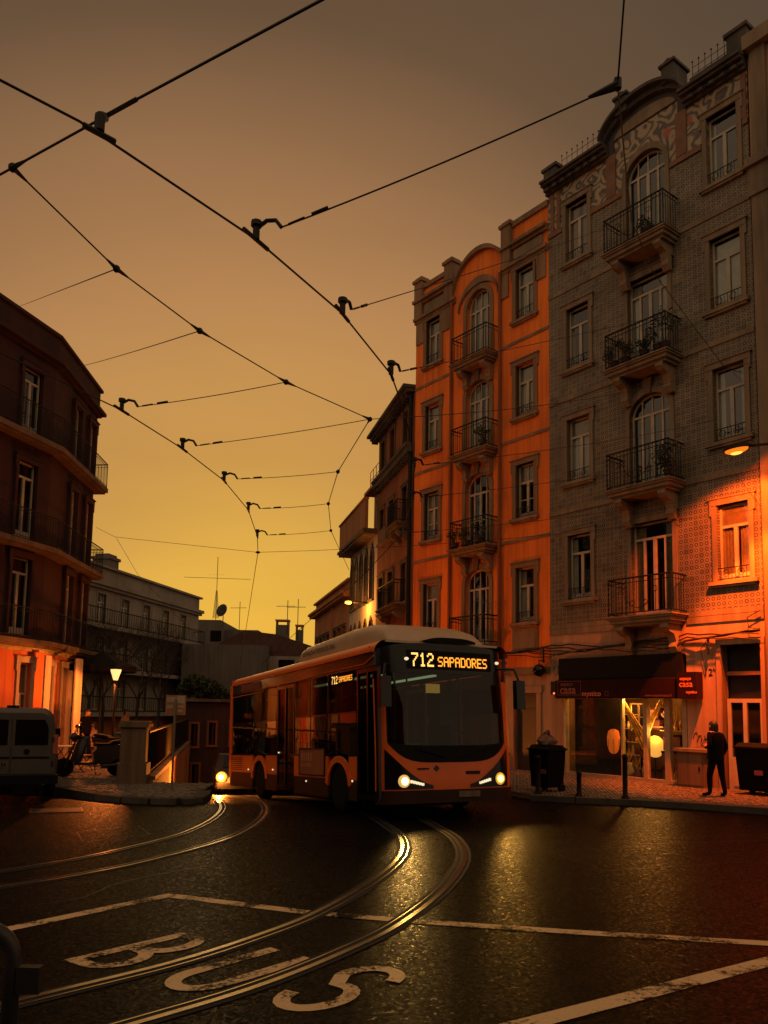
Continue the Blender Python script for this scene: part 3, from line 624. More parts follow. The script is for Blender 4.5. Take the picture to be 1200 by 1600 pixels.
for x0, x1 in ((2.66, 2.98), (3.08, 3.42)): part('pane', MB().add([(x0, .15, .95), (x1, .15, .95), (x1, .15, 2.32), (x0, .15, 2.32)], [(0, 1, 2, 3)]), M['glass'], dr)
part('transom_void', MB().box(2.52, 3.53, .35, .4, 2.42, 3.8), M['interior'], dr)
part('transom_beam', MB().box(2.52, 3.53, .2, .3, 3.02, 3.12), M['terracotta'], dr)
part('handle', MB().tube([(3.05, .08, 1.0), (3.05, .08, 1.16)], .014, 6), M['steel_dark'], dr)
for tx_, sz_, dx_, dz_ in (('12', .26, 0, 0), ('A', .12, .25, .11)):
    o = put('house_number', text_mesh(tx_, sz_, M['black'], .003), tb, (2.0+dx_, -.008, 3.02+dz_)); o.rotation_euler = (R(90), 0, 0)
# shop front
M['shop_frame'] = surf('shop_aluminium', (.42, .34, .22), (.32, .26, .17), .45, 4)
M['awning'] = surf('maroon_awning', (.030, .008, .009), (.022, .006, .007), .85, 3, spec=.1)
M['sign_print'] = surf('sign_print', (.24, .075, .055), (.2, .06, .045), .7, 3)
M['sign_print2'] = surf('sign_print_bright', (.75, .26, .14), (.68, .22, .12), .7, 3)
sf = part('shop_front', MB().box(-2.70, -2.60, .0, .16, .05, 3.6).box(1.34, 1.48, .0, .16, .05, 2.45).box(-2.60, 1.34, .0, .16, .05, .22).box(-.62, -.56, .02, .14, .22, 2.5).box(.13, .25, .0, .16, .22, 2.5).box(.80, .96, .0, .16, .22, 2.5).box(-2.6, 1.34, .02, .16, 2.42, 2.55), M['shop_frame'], tb)
for x0, x1 in ((-2.6, -.62), (-.56, .13), (.25, .80), (.96, 1.34)): part('pane', MB().add([(x0, .08, .22), (x1, .08, .22), (x1, .08, 2.45), (x0, .08, 2.45)], [(0, 1, 2, 3)]), M['shop_glass'], sf)
aw = part('awning', MB().box(-2.74, 1.46, -.16, .0, 2.97, 3.64).prism([(-.16, 2.99), (-.26, 2.96), (-.28, 2.42), (-.26, 2.42), (-.24, 2.94), (-.14, 2.965)], -2.74, 1.44, 'x'), M['black'], tb)
part('valance', MB().box(-2.76, 1.42, -.305, -.282, 2.44, 2.96), M['awning'], aw)
def wall_text(txt, size, x, z, y, mat, parent, bold=0.):
    o = put('lettering', text_mesh(txt, size, mat, .002, bold), parent, (x, y, z)); o.rotation_euler = (R(90), 0, 0); return o
wall_text('espaço', .17, -2.55, 2.80, -.308, M['sign_print'], aw); wall_text('casa', .36, -2.57, 2.56, -.308, M['sign_print'], aw, .008)
wall_text('mystico', .22, -1.74, 2.49, -.308, M['sign_print2'], aw); wall_text('www.espacocasa.pt', .105, .42, 2.47, -.308, M['sign_print'], aw)
part('sign_outline', MB().box(-2.66, -1.78, -.3065, -.306, 2.515, 2.525).box(-2.66, -1.78, -.3065, -.306, 2.93, 2.94).box(-1.79, -1.78, -.3065, -.306, 2.525, 2.93).box(-2.66, -2.65, -.3065, -.306, 2.525, 2.93).box(-.92, -.80, -.3065, -.306, 2.49, 2.50).box(-.92, -.91, -.3065, -.306, 2.50, 2.62).box(-.81, -.80, -.3065, -.306, 2.50, 2.62).box(-.92, -.80, -.3065, -.306, 2.62, 2.63), M['sign_print'], aw)
bs = thing('projecting_sign', 'small maroon box sign reading casa beside the shop awning', 'sign', fw(1.72, -.2, 2.75), FR.rz)
part('sign_box', MB().box(-.27, .27, -.16, .16, -.34, .36), M['awning'], bs); part('bracket', MB().box(-.03, .03, .16, .3, -.05, .05), M['iron'], bs)
M['sign_lit'] = surf('sign_letter_orange', (.85, .22, .06), (.8, .2, .05), .6, 3)
for t, s_, x, z in (('espaço', .12, -.2, .15), ('casa', .235, -.22, -.03), ('mystico', .10, -.02, -.2)): wall_text(t, s_, x, z, -.163, M['sign_lit'], bs, .004)
# shop interior
M['shop_wall'] = surf('shop_wall', (.13, .075, .04), (.08, .045, .025), .9, 3)
part('darkening_panel', MB().box(-2.68, -.98, .55, .58, .1, 2.9), M['interior'], tb)  # dark panel added behind the left glass to make that window dark
part('shop_room', MB().box(-2.7, 1.48, 2.4, 2.45, .1, 3.0).box(-2.7, 1.48, .3, 2.4, .02, .1).box(-2.72, -2.7, .3, 2.4, .1, 3.5).box(-2.7, 1.48, .3, 2.4, 3.0, 3.05).box(1.48, 1.5, .3, 2.4, .1, 3.0), M['shop_wall'], tb)
def lamp_light(name, loc, energy, color, size=.1, spot=None, aim=None, blend=.5, parent=None):
    l = bpy.data.lights.new(name, 'SPOT' if spot else 'POINT'); l.energy = energy; l.color = color; l.shadow_soft_size = size
    if spot: l.spot_size = R(spot); l.spot_blend = blend
    o = bpy.data.objects.new(name, l); COL.objects.link(o); o.location = loc
    if aim is not None: o.rotation_euler = (Vector(aim)-Vector(loc)).to_track_quat('-Z', 'Y').to_euler()
    if parent: o.parent = parent
    return o
M['gold'] = surf('gold_fabric', (.80, .50, .10), (.32, .15, .04), .6, 5)
M['lampshade'] = emit('lit_lampshade', (1, .50, .08), .9)
M['purple'] = surf('plum_cardboard', (.14, .05, .07), (.10, .035, .05), .8, 4)
M['mix'] = surf('household_goods', (.80, .50, .22), (.22, .10, .05), .5, 9)
def at_shop(x, y, z=.1): return fw(x, y, z)
g_ = thing('draped_curtain', 'gold striped drape hanging at the top of the shop window', 'curtain', at_shop(-.45, .35, 2.46), FR.rz)
def dr_(a, b_, sag):
    mb = MB()
    for k in range(9):
        o_ = k*.055
        pts = [(a+(b_-a)*t-.0, .02*math.sin(k*2.1), -o_*.4-(sag*4*t*(1-t)*.5 + (1.0+o_)*t*t*.9)) for t in lin(0, 1, 10)]
        mb.tube(pts, .022, 5)
    return mb
part('swag', dr_(-.35, .32, .5), M['gold'], g_, smooth=True); part('swag', dr_(.95, .36, .45), M['gold'], g_, smooth=True)
lt = thing('shop_lamp', 'lit yellow fabric lamp glowing inside the shop door', 'lamp', at_shop(.10, .6), FR.rz)
part('lamp_base', MB().lathe([(.12, 0), (.12, .03), (.02, .05), (.02, .75)]), M['steel_dark'], lt)
part('lamp_shade', MB().ball((0, 0, .98), .27, 14, 8, 1.15), M['lampshade'], lt, smooth=True)
lamp_light('shop_lamp_light', at_shop(-.3, .5, 2.5), 200, (1, .40, .07), .15)
lamp_light('shop_lamp_light', at_shop(.3, .35, 1.5), 40, (1, .40, .07), .2)
l2 = thing('paper_lantern', 'dim orange paper lantern with ribs in the dark shop window', 'lamp', at_shop(-1.1, .32), FR.rz)
part('shade', MB().lathe([(.05, .72), (.12, .78), (.18, .95), (.19, 1.2), (.15, 1.38), (.05, 1.44)], n=14), emit('dim_lantern', (.9, .20, .02), .28), l2, smooth=True)
part('stand', MB().box(-.2, .2, -.2, .2, 0, .04).tube([(0, 0, .04), (0, 0, .62)], .015), M['iron'], l2)
mb = MB()
for k in range(7): a = k*2*math.pi/7; mb.tube([(.2*math.cos(a), .2*math.sin(a), .72), (.2*math.cos(a), .2*math.sin(a), 1.15)], .008, 4)
part('cage', mb, M['iron'], l2)
sh = thing('display_shelf', 'dark shelf unit packed with household goods behind the shop glass', 'shelf', at_shop(-.78, .85), FR.rz)
part('upright', MB().box(-.36, -.33, -.15, .15, 0, 1.9).box(.33, .36, -.15, .15, 0, 1.9), M['black'], sh)
for z in (.3, .68, 1.06, 1.44, 1.86): part('shelf_board', MB().box(-.33, .33, -.15, .15, z, z+.025), M['shop_frame'], sh)
wf = thing('framed_panel', 'white window-like frame standing in the shop display', 'frame', at_shop(-.32, .45, 1.5), FR.rz)
part('frame_bars', MB().box(-.28, -.24, -.02, .02, 0, .8).box(.24, .28, -.02, .02, 0, .8).box(-.02, .02, -.02, .02, 0, .8).box(-.24, .24, -.018, .018, .38, .42).box(-.24, .24, -.018, .018, .76, .8), M['frame'], wf)
cols_ = [M['mix'], M['gold'], M['purple'], M['curtain_warm'], M['frame']]
k = 0
for zi, z in enumerate((.325, .705, 1.085, 1.465)):
    for i in range(5):
        x = -.27+i*.135; s_ = random.uniform(.035, .055); h_ = random.uniform(.14, .28)
        prof = [(s_, 0), (s_*1.1, h_*.2), (s_*random.uniform(.7, 1.2), h_*.55), (s_*.5, h_*.8), (s_*.55, h_)]
        o = put('jar', MB().lathe(prof, n=8).mesh('jar', random.choice(cols_), True), None, at_shop(-.78+x, .80, .1+z), FR.rz, '%s household jar from the left on the %s board of the shop shelf' % (['leftmost', 'second', 'middle', 'fourth', 'fifth'][i], ['lowest', 'second lowest', 'second highest', 'highest'][zi]), 'jar', 'jars on the shop shelf')
for i, (x, z, s_) in enumerate([(.5, .1, .26), (.52, 1.55, .24), (.5, 1.85, .2), (1.15, .1, .3), (1.12, .55, .28), (1.16, 1.0, .26)]):
    b_ = put('storage_box', None, None, at_shop(x-.62 if x < .9 else x-.42, .95 if x < .9 else .6, z), FR.rz, ['plum storage box on the shop floor behind the lamp', 'plum box on the high shelf above the lamp', 'topmost plum box hanging high in the shop door', 'lowest plum box of the stack at the right of the shop', 'middle plum box of the stack at the right of the shop', 'topmost plum box of the stack at the right of the shop'][i], 'box')
    part('carton', MB().box(-s_, s_, -.18, .18, 0, .38 if i > 2 else .28), M['purple'], b_); part('lid', MB().box(-s_-.01, s_+.01, -.19, .19, .38 if i > 2 else .28, .43 if i > 2 else .32), M['awning'], b_)
part('wall_shelf', MB().box(-.45, .25, .75, 1.15, 1.615, 1.645), M['shop_frame'], tb); part('wall_shelf', MB().box(.4, 1.1, .4, .8, 1.53, 1.555), M['shop_frame'], tb)
for i, (x, y, z, w_, h) in enumerate(((.62, .55, 1.56, .12, .3), (.86, .5, 1.56, .09, .22), (1.0, .5, 1.56, .06, .35), (.55, .5, 1.9, .15, .2), (-.6, .35, .1, .16, .5), (-.3, .3, .1, .12, .35), (-.1, .4, .1, .1, .6), (.95, .3, .1, .12, .3))):
    t = thing('vase', ['wide vase on the right hand shop shelf', 'small vase in the middle of the right hand shop shelf', 'slim vase on the right hand shop shelf', 'hanging basket above the right hand shop shelf', 'large floor vase left in the lit shop window', 'medium floor vase in the lit shop window', 'tall floor vase beside the shop door', 'small floor vase right of the shop door'][i], 'vase', at_shop(x, y, z), FR.rz)
    part('vessel', MB().lathe([(w_*.5, 0), (w_*.9, h*.25), (w_, h*.5), (w_*.5, h*.8), (w_*.6, h)], n=12), random.choice(cols_), t, True); part('dried_stems', (lambda m_: [m_.tube([(0, 0, h*.9), (.12*math.cos(q*1.3), .1*math.sin(q*1.3), h+.25+.05*(q % 3))], .006, 4) for q in range(7)] and m_)(MB()), M['gold'], t)
# ------------------------------------------------------------------ orange building
OX0, OX1 = -10.05, -3.203
ob = thing('orange_building', 'orange plastered building with stone balconies and arched top behind the bus', 'building', FR.o, FR.rz)
rows = [4.9, 8.40, 11.89, 15.34]; colsO = [-9.0, -4.25]; XB = -6.5
holes = []
for z in rows:
    for x in colsO: holes.append((x-.40, x+.40, z, z+1.84))
OB = [(4.28, 6.95, .50), (7.70, 10.42, .50), (11.12, 13.85, .50), (14.55, 17.28, .58)]
for z0, z1, a in OB: holes.append((XB-.60, XB+.60, z0, z1))
wall = MB(); holes_wall(wall, OX0, OX1, 3.2, 17.5, holes, 0, .3)
for z0, z1, a in OB: spandrel(wall, XB, 1.2, z1-a, a)
wall.prism([(-7.85, 17.5)] + [(XB+1.35*math.cos(R(a)), 17.5+1.28*math.sin(R(a))) for a in range(180, -1, -10)] + [(-5.15, 17.5)], .02, .3)
wall.box(OX0, -8.0, .02, .3, 17.5, 18.75).box(-5.1, OX1, .02, .3, 17.5, 18.9)
part('plaster_wall', wall, M['orange'], ob)
holes_wall(mb := MB(), OX0, OX1, -.4, 3.2, [(-9.4, -8.5, -.4, 2.6), (-7.2, -5.8, -.4, 2.75), (-4.75, -3.75, -.4, 2.6)], 0, .3)
part('ground_wall', mb, M['ground_wall'], ob)
for x, w_ in ((-8.95, .9), (-6.5, 1.4), (-4.25, 1.0)): part('door', MB().box(x-w_/2, x+w_/2, .18, .24, -.4, 2.0).box(x-w_/2, x+w_/2, .16, .26, 2.0, 2.1).box(x-w_/2, x+w_/2, .2, .22, 2.1, 2.6), M['frame_dark'], ob)
part('door_surround', MB().box(-4.93, -4.75, -.05, .2, -.3, 2.6).box(-3.75, -3.57, -.05, .2, -.3, 2.6).box(-4.98, -3.52, -.08, .2, 2.6, 2.82), M['ground_wall'], ob)
core(ob, OX0, OX1, -.4, 18.6)
st = MB()
for z in (7.66, 11.15, 14.6):
    for x0, x1 in ((OX0, -7.92), (-5.36, OX1)): st.box(x0, x1, -.03, .1, z-.05, z+.05)
st.box(OX0, OX1, -.06, .1, 3.2, 3.42)
for x in colsO: st.box(x-.56, x+.56, -.035, .02, 3.95, 4.7).box(x-.48, x+.48, -.05, -.036, 4.05, 4.6)
part('string_course', st, M['trim'], ob)
pp = MB()
for x in (-7.88, -5.36): pp.tube([(x, -.09, -.2), (x, -.09, 17.4)], .055, 8)
part('downpipe', pp, M['brick_red'], ob)
for i, z in enumerate(rows):
    for j, x in enumerate(colsO):
        opening(ob, x, z, .80, 1.84, sur='trim', guard=True, curtain='curtain' if (i > 1 or (i+j) % 2) else None, cfrac=1. if i > 1 else .6, jamb=.16, trans=.33, blind=.33 if (i, j) in ((0, 0), (1, 1)) else 0., grid=1 if (i == 1) else 0)
for i, (z0, z1, a) in enumerate(OB):
    opening(ob, XB, z0, 1.2, z1-z0, leaves=4, arch=a, sill=False, name='balcony_door', sur='trim', trans=.26, grid=1 if i in (1,) else 0, curtain='curtain' if i > 1 else None, cfrac=[.5, .5, .8, 1.][i], jamb=.17, lintel=.2, keystone=(i < 3))
    balcony(ob, XB+.07, z0-.03, 1.86, .62, .98, mat='trim', scroll=False, bracket=.62)
cn = MB()
for k, (z0, z1, d) in enumerate([(17.28, 17.38, .08), (17.38, 17.5, .16), (18.0, 18.1, .10), (18.1, 18.22, .22)]):
    cn.box(OX0-.04, -7.7, -d, .02, z0, z1-.001*k).box(-5.28, OX1-.002, -d, .02, z0, z1-.001*k)
for x in (OX0+.22, -8.05, -5.05): cn.box(x-.22, x+.22, -.14, .35, 17.505, 18.95).box(x-.28, x+.28, -.2, .4, 18.95, 19.07).box(x-.2, x+.2, -.12, .3, 19.07, 19.16)
cn.box(OX0+.44, -8.27, -.06, .35, 18.62, 18.80).box(-4.83, OX1-.004, -.06, .35, 18.85, 19.05)
arcband(cn, XB, 2.7, 17.5, 1.22, 1.40, -.14, .36)
for x in (OX0+.3, -8.2, -5.2, -3.5): cn.box(x-.26, x+.2, -.05, .02, 16.4, 17.28)
part('cornice', cn, M['trim'], ob)
part('arch_relief', arcband(MB(), XB, 2.05, 16.75, .74, 1.02, -.09, .02), M['trim'], ob)
part('relief_panel', MB().box(-9.55, -8.4, -.04, .019, 17.58, 17.92).box(-4.75, -3.45, -.04, .019, 17.62, 17.95), M['stone'], ob)
# ------------------------------------------------------------------ buildings further down the street
FQ = Facade((1.10, 30.58), (.248, -1.))
rb = thing('dark_red_building', 'narrow brick red building with deep dark eaves between orange and white houses', 'building', FQ.o, FQ.rz)
holes = []; wl = []
for z, h in ((6.3, 1.6), (9.5, 1.55), (12.75, 1.45), (3.0, 1.6)):
    for x in (-1.35, -3.5, -5.2): holes.append((x-.38, x+.38, z, z+h)); wl.append((x, z, h))
part('plaster_wall', holes_wall(MB(), -6.1, -.12, -4, 14.6, holes, 0, .3), M['brick_red'], rb)
core(rb, -6.1, -.12, -4, 14.6)
for i, (x, z, h) in enumerate(wl): opening(rb, x, z, .76, h, sur='stone_dark', fr='frame_red', jamb=.09, lintel=.10, curtain=['curtain', None, 'curtain_warm'][i % 3], cfrac=.8, trans=.3)
ev = MB().box(-6.6, -.05, -.5, 2., 14.74, 14.86).box(-6.5, -.1, -.36, 0., 14.6, 14.739).box(-6.1, -.12, -.28, -.001, 12.15, 12.4).box(-6.1, -.12, -.36, -.001, 12.4, 12.52)
for i in range(19): ev.box(-6.4+i*.33, -6.3+i*.33, -.3, -.002, 14.44, 14.6)
for i in range(18): ev.box(-6.0+i*.33, -5.9+i*.33, -.22, -.001, 11.95, 12.15)
part('eaves', ev, M['cornice'], rb)
balcony(rb, -1.5, 9.45, 1.6, .55, .9, mat='stone_dark', scroll=False, bracket=.4); balcony(rb, -2.4, 6.2, 2.9, .55, .95, mat='stone_dark', scroll=False, bracket=.35)
part('downpipe', MB().tube([(-.25, -.12, -3), (-.25, -.12, 14.5)], .08, 8), M['iron'], rb)
part('air_conditioner', MB().box(-4.0, -3.0, -.42, -.05, 9.2, 9.75).box(-3.9, -3.3, -.44, -.42, 9.25, 9.7), M['stone_dark'], rb)
wb = thing('white_gothic_house', 'white house with pointed arch windows and a glazed roof terrace', 'building', FQ.o, FQ.rz)
holes = []; pw = []
for x in (-7.1, -8.3, -9.5, -10.7, -11.7):
    for z, h in ((7.15, 2.55), (4.15, 2.1), (.8, 2.1)): holes.append((x-.34, x+.34, z, z+h)); pw.append((x, z, h))
mb = holes_wall(MB(), -12.3, -6.12, -4, 10.1, holes, 0, .3)
for x, z, h in pw:
    p = [(x-.34, z+h-.62), (x-.30, z+h-.38), (x-.18, z+h-.16), (x, z+h)]
    mb.prism([(x-.34, z+h)] + p, 0, .3); mb.prism([(2*x-q[0], q[1]) for q in [(x-.34, z+h)] + p], 0, .3)
part('white_wall', mb, M['pale'], wb); core(wb, -12.3, -6.12, -4, 10.1)
for x, z, h in pw:
    def fs(h=h):
        o_ = [(-.42, 0), (-.42, h-.6), (-.36, h-.32), (-.21, h-.06), (0, h+.14)]; i_ = [(-.34, 0), (-.34, h-.62), (-.30, h-.38), (-.18, h-.16), (0, h)]; mb = MB()
        for s_ in (1, -1):
            for k in range(4): mb.prism([(s_*o_[k][0], o_[k][1]), (s_*o_[k+1][0], o_[k+1][1]), (s_*i_[k+1][0], i_[k+1][1]), (s_*i_[k][0], i_[k][1])], -.06, .1)
        return mb.box(-.45, .45, -.1, .1, -.1, 0)
    w_ = cpart(('goth', h), 'window', fs, M['frame_dark'], wb, (x, 0, z))
    cpart(('gf', h), 'frame', lambda: MB().box(-.025, .025, .12, .17, 0, h-.1).box(-.33, .33, .12, .17, h-.72, h-.66), M['frame'], w_)
    cpart(('gp', h), 'pane', lambda: MB().add([(-.33, .15, 0), (.33, .15, 0), (.33, .15, h-.6), (0, .15, h), (-.33, .15, h-.6)], [(0, 1, 2, 3, 4)]), M['glass'], w_)
part('cornice', MB().box(-12.5, -6.15, -.62, .3, 10.1, 10.22).box(-12.55, -6.15, -.7, .3, 10.22, 10.36), M['stone_dark'], wb)
part('terrace_parapet', MB().box(-12.45, -6.15, -.6, -.45, 10.36, 11.75).box(-12.45, -12.3, -.449, 3, 10.36, 11.75).box(-12.5, -6.15, -.66, -.42, 11.75, 11.83), M['terracotta'], wb)
mb = holes_wall(MB(), -11.2, -6.2, 10.3, 13.3, [(x-.4, x+.4, 11.2, 12.9) for x in (-10.5, -9.4, -8.3, -7.2)], 1.0, 1.2); mb.box(-11.2, -6.2, 1.7, 5, 10.3, 13.2).box(-11.5, -6.15, .5, 5.2, 13.3, 13.45)
part('penthouse', mb, M['terracotta'], wb)
for x in (-10.5, -9.4, -8.3, -7.2):
    w_ = cpart('phf', 'window', lambda: MB().box(-.4, -.35, 1.05, 1.12, 11.2, 12.9).box(.35, .4, 1.05, 1.12, 11.2, 12.9).box(-.03, .03, 1.05, 1.12, 11.2, 12.9).box(-.35, -.03, 1.05, 1.12, 12.84, 12.9).box(.03, .35, 1.05, 1.12, 12.84, 12.9), M['frame'], wb, (x, 0, 0))
    cpart('php', 'pane', lambda: MB().add([(-.36, 1.09, 11.2), (.36, 1.09, 11.2), (.36, 1.09, 12.85), (-.36, 1.09, 12.85)], [(0, 1, 2, 3)]), M['glass'], w_)
mb = MB()
for z in (14.0, 14.45): mb.tube([(-10.9, .7, z), (-6.3, .7, z)], .02, 4)
for i in range(8): mb.tube([(-10.9+i*.657, .7, 13.45), (-10.9+i*.657, .7, 14.45)], .018, 4)
part('roof_railing', mb, M['stone'], wb)
sbd = thing('terracotta_row_house', 'low terracotta house at the far end of the street with moulded parapet', 'building', FQ.o, FQ.rz)
holes = [(x-.4, x+.4, 4.3, 6.5) for x in (-13.6, -15.0, -16.4, -18.6, -20.0, -21.4, -22.8)]
part('plaster_wall', holes_wall(MB(), -24.0, -12.32, -5, 8.0, holes, 0, .3).box(-24, -12.32, .05, .3, 8.3, 8.9).box(-24.0, -23.7, .301, 8, -5, 8.9), M['terracotta'], sbd); core(sbd, -24, -12.32, -5, 8.1)
part('cornice', MB().box(-24.3, -12.33, -.35, .04, 8.0, 8.15).box(-24.35, -12.33, -.45, .04, 8.15, 8.3).box(-24.1, -12.33, -.12, .4, 8.9, 9.02).box(-18.0, -17.5, -.06, .04, 3, 8.0), M['terracotta'], sbd)
for h in holes: opening(sbd, (h[0]+h[1])/2, h[2], .8, 2.2, sur='stone_dark', fr='frame_red', jamb=.1, lintel=.12, curtain='curtain', cfrac=.5)
# right edge neighbour with stone pilaster
nb = thing('stone_corner_house', 'edge of a stone fronted house with tall pilaster at the right border', 'building', fw(3.70, 0, 0), FR.rz)
nh = [(x-.45, x+.45, z, z+2.0) for x in (1.6, 3.3, 5.0) for z in (1.0, 5.3, 9.0, 12.7, 16.2)]
part('plaster_wall', holes_wall(MB(), .0, 6, -.4, 19.8, nh, .0, .3), M['ground_wall'], nb); core(nb, 0, 6, -.4, 19.7)
for h in nh: opening(nb, (h[0]+h[1])/2, h[2], .9, 2.0, curtain='curtain', cfrac=.7)
part('pilaster', MB().box(.06, .55, -.16, .0, -.2, 15.4).box(.0, .62, -.22, .0, 15.4, 15.7).box(.03, .58, -.19, .0, 15.7, 16.2).box(-.04, .68, -.3, .0, 16.2, 16.42).box(.1, .5, -.12, 0, 16.42, 19.5).box(0, 6, -.3, 0, 19.5, 19.9), M['stone'], nb)
# ------------------------------------------------------------------ corner building on the left
FL = Facade((-10.6, 25.), (.28, 1.))
lb = thing('maroon_corner_building', 'dark maroon corner building with wraparound iron balconies at the left edge', 'building', FL.o, FL.rz)
B_ = Vector((.25, .4, 0)); r2 = R(18.8); t2 = Vector((math.cos(r2), math.sin(r2), 0)); n2_ = Vector((math.sin(r2), -math.cos(r2), 0)); LEN2 = 4.5
C_ = B_ + t2*LEN2; D_ = C_ + Vector((math.cos(R(100)), math.sin(R(100)), 0))*9
def lpl(name, mb, mat, second=False):
    o = part(name, mb, mat, lb)
    if second: o.location = B_; o.rotation_euler = (0, 0, r2)
    else: o.location = (0, .4, 0)
    return o
upz = [(4.1, 2.35), (7.1, 2.35), (10.45, 2.0)]
h1 = [(x-.42, x+.42, z, z+h) for z, h in upz for x in (-.85, -3.0, -5.2)]; h2 = [(x-.34, x+.34, z, z+h) for z, h in upz for x in (2.1, 3.75)]
lpl('plaster_wall', holes_wall(MB(), -9, .25, 3.6, 13.3, h1, 0, .3), M['maroon']); lpl('plaster_wall', holes_wall(MB(), 0., LEN2, 3.6, 13.3, h2, 0, .3), M['maroon'], True)
g1 = [(-.62, -.08, 0, 3.3), (-3.4, -2.6, 0, 3.3)]; g2 = [(.75, 1.3, 0, 3.3), (2.1, 2.75, 0, 3.3)]
lpl('ground_wall', holes_wall(MB(), -9, .25, -.4, 3.6, g1, 0, .3), M['salmon']); lpl('ground_wall', holes_wall(MB(), 0., 3.1, -.4, 3.6, g2, 0, .3), M['salmon'], True)
lpl('pilaster', MB().box(.0, .28, -.06, .0, -.3, 3.5).box(1.5, 1.85, -.06, .0, -.3, 3.5).box(2.85, 3.12, -.07, .3, -.3, 3.5), M['cream'], True)
for (x0, x1, z0, z1), sec in [(g, False) for g in g1] + [(g, True) for g in g2]:
    W_ = opening(lb, 0, 0, round(x1-x0, 3), 3.2, sur='cream', fr='frame', sill=False, name='french_door', trans=.3, curtain='curtain_warm', cfrac=.8, jamb=.12)
    c_ = (x0+x1)/2; W_.location = (B_ + t2*c_) if sec else Vector((c_, .4, 0)); W_.location.z = .05; W_.rotation_euler = (0, 0, r2 if sec else 0)
for (x0, x1, z0, z1), sec in [(g, False) for g in h1] + [(g, True) for g in h2]:
    W_ = opening(lb, 0, 0, round(x1-x0, 3), round(z1-z0, 3), sur='maroon', fr='frame', sill=False, name='french_window', trans=.2, curtain='curtain' if sec else None, cfrac=.75, jamb=.11, proud=.03)
    c_ = (x0+x1)/2; W_.location = (B_ + t2*c_ + n2_*.11) if sec else Vector((c_, .33, 0)); W_.location.z = z0; W_.rotation_euler = (0, 0, r2 if sec else 0)
def ring(off, ends=.0): # outline parallel to the walls, off metres out
    a = Vector((-9, .4-off, 0)); bb = Vector((.25+off*math.tan(r2/2), .4-off, 0)); c = C_ + n2_*off + t2*off; d = D_ + Vector((math.cos(R(10)), math.sin(R(10)), 0))*off*1.05
    return [a, bb, c, d]
def pack(off): return [(p.x, p.y) for p in ring(off)] + [(-9, 8.)]
inn = [(-8.9, 1.4), (.1, 1.4), (C_.x-.5, C_.y+.9), (D_.x-.3, D_.y), (-8.9, 8)]
part('core', MB().prism(inn, -.4, 13.2, 'z').prism([(C_.x-.02, C_.y+.31), (D_.x, D_.y), (D_.x-.3, D_.y), (C_.x-.32, C_.y+.5)], 3.6, 13.3, 'z'), M['maroon'], lb)
part('floor_plate', MB().prism(pack(-.31), 3.45, 3.59, 'z').prism(pack(-.31), 6.7, 6.9, 'z').prism(pack(-.31), 10.0, 10.2, 'z'), M['interior'], lb)
part('ground_cornice', MB().prism(pack(.10), 3.6, 3.68, 'z').prism(pack(.22), 3.68, 3.76, 'z').prism(pack(.34), 3.76, 3.86, 'z'), M['cream'], lb)
part('roof_cornice', MB().prism(pack(.12), 13.0, 13.1, 'z').prism(pack(.26), 13.1, 13.22, 'z'), M['maroon'], lb)
part('attic', MB().prism(pack(.05), 13.22, 14.0, 'z').prism(pack(.14), 14.0, 14.1, 'z'), M['maroon'], lb)
for z, d in ((3.95, .42), (6.95, .42), (10.3, .42)):
    b_ = part('balcony', MB().prism(pack(d), z-.16, z, 'z').prism(pack(d-.08), z-.24, z-.16, 'z'), M['stone_dark'], lb)
    mb = MB(); pts = [p for p in ring(d-.05)[:3]]; e_ = pts[2] + Vector((math.cos(R(100)), math.sin(R(100)), 0))*2.2; pts = pts + [e_]
    for zz, r_ in ((.95, .022), (.08, .014), (.84, .009)): mb.tube([p+Vector((0, 0, z+zz)) for p in pts], r_, 5)
    for a, c in zip(pts, pts[1:]):
        n = int((c-a).length/.12)
        for i in range(n): p = a.lerp(c, i/n); mb.tube([p+Vector((0, 0, z)), p+Vector((0, 0, z+.95))], .009 if i else .018, 4, False)
    part('railing', mb, M['iron'], b_)
M['awn_red'] = surf('red_awning_cloth', (.42, .10, .05), (.34, .08, .04), .8, 4)
for k, z in enumerate((6.3, 9.5, 12.75)):
    p0 = C_ + Vector((math.cos(R(100)), math.sin(R(100)), 0))*.4; q = Vector((math.cos(R(10)), math.sin(R(10)), 0)); l_ = Vector((math.cos(R(100)), math.sin(R(100)), 0))*1.5; up = Vector((0, 0, z))
    v = [p0+up, p0+q*.75+up-Vector((0, 0, 1.0)), p0+l_+q*.75+up-Vector((0, 0, 1.0)), p0+l_+up]; th = Vector((0, 0, -.03))
    part('folding_awning', MB().add(v+[x_+th for x_ in v], [(0, 1, 2, 3), (4, 7, 6, 5), (0, 4, 5, 1), (1, 5, 6, 2), (2, 6, 7, 3), (3, 7, 4, 0)]), M['awn_red'], lb)
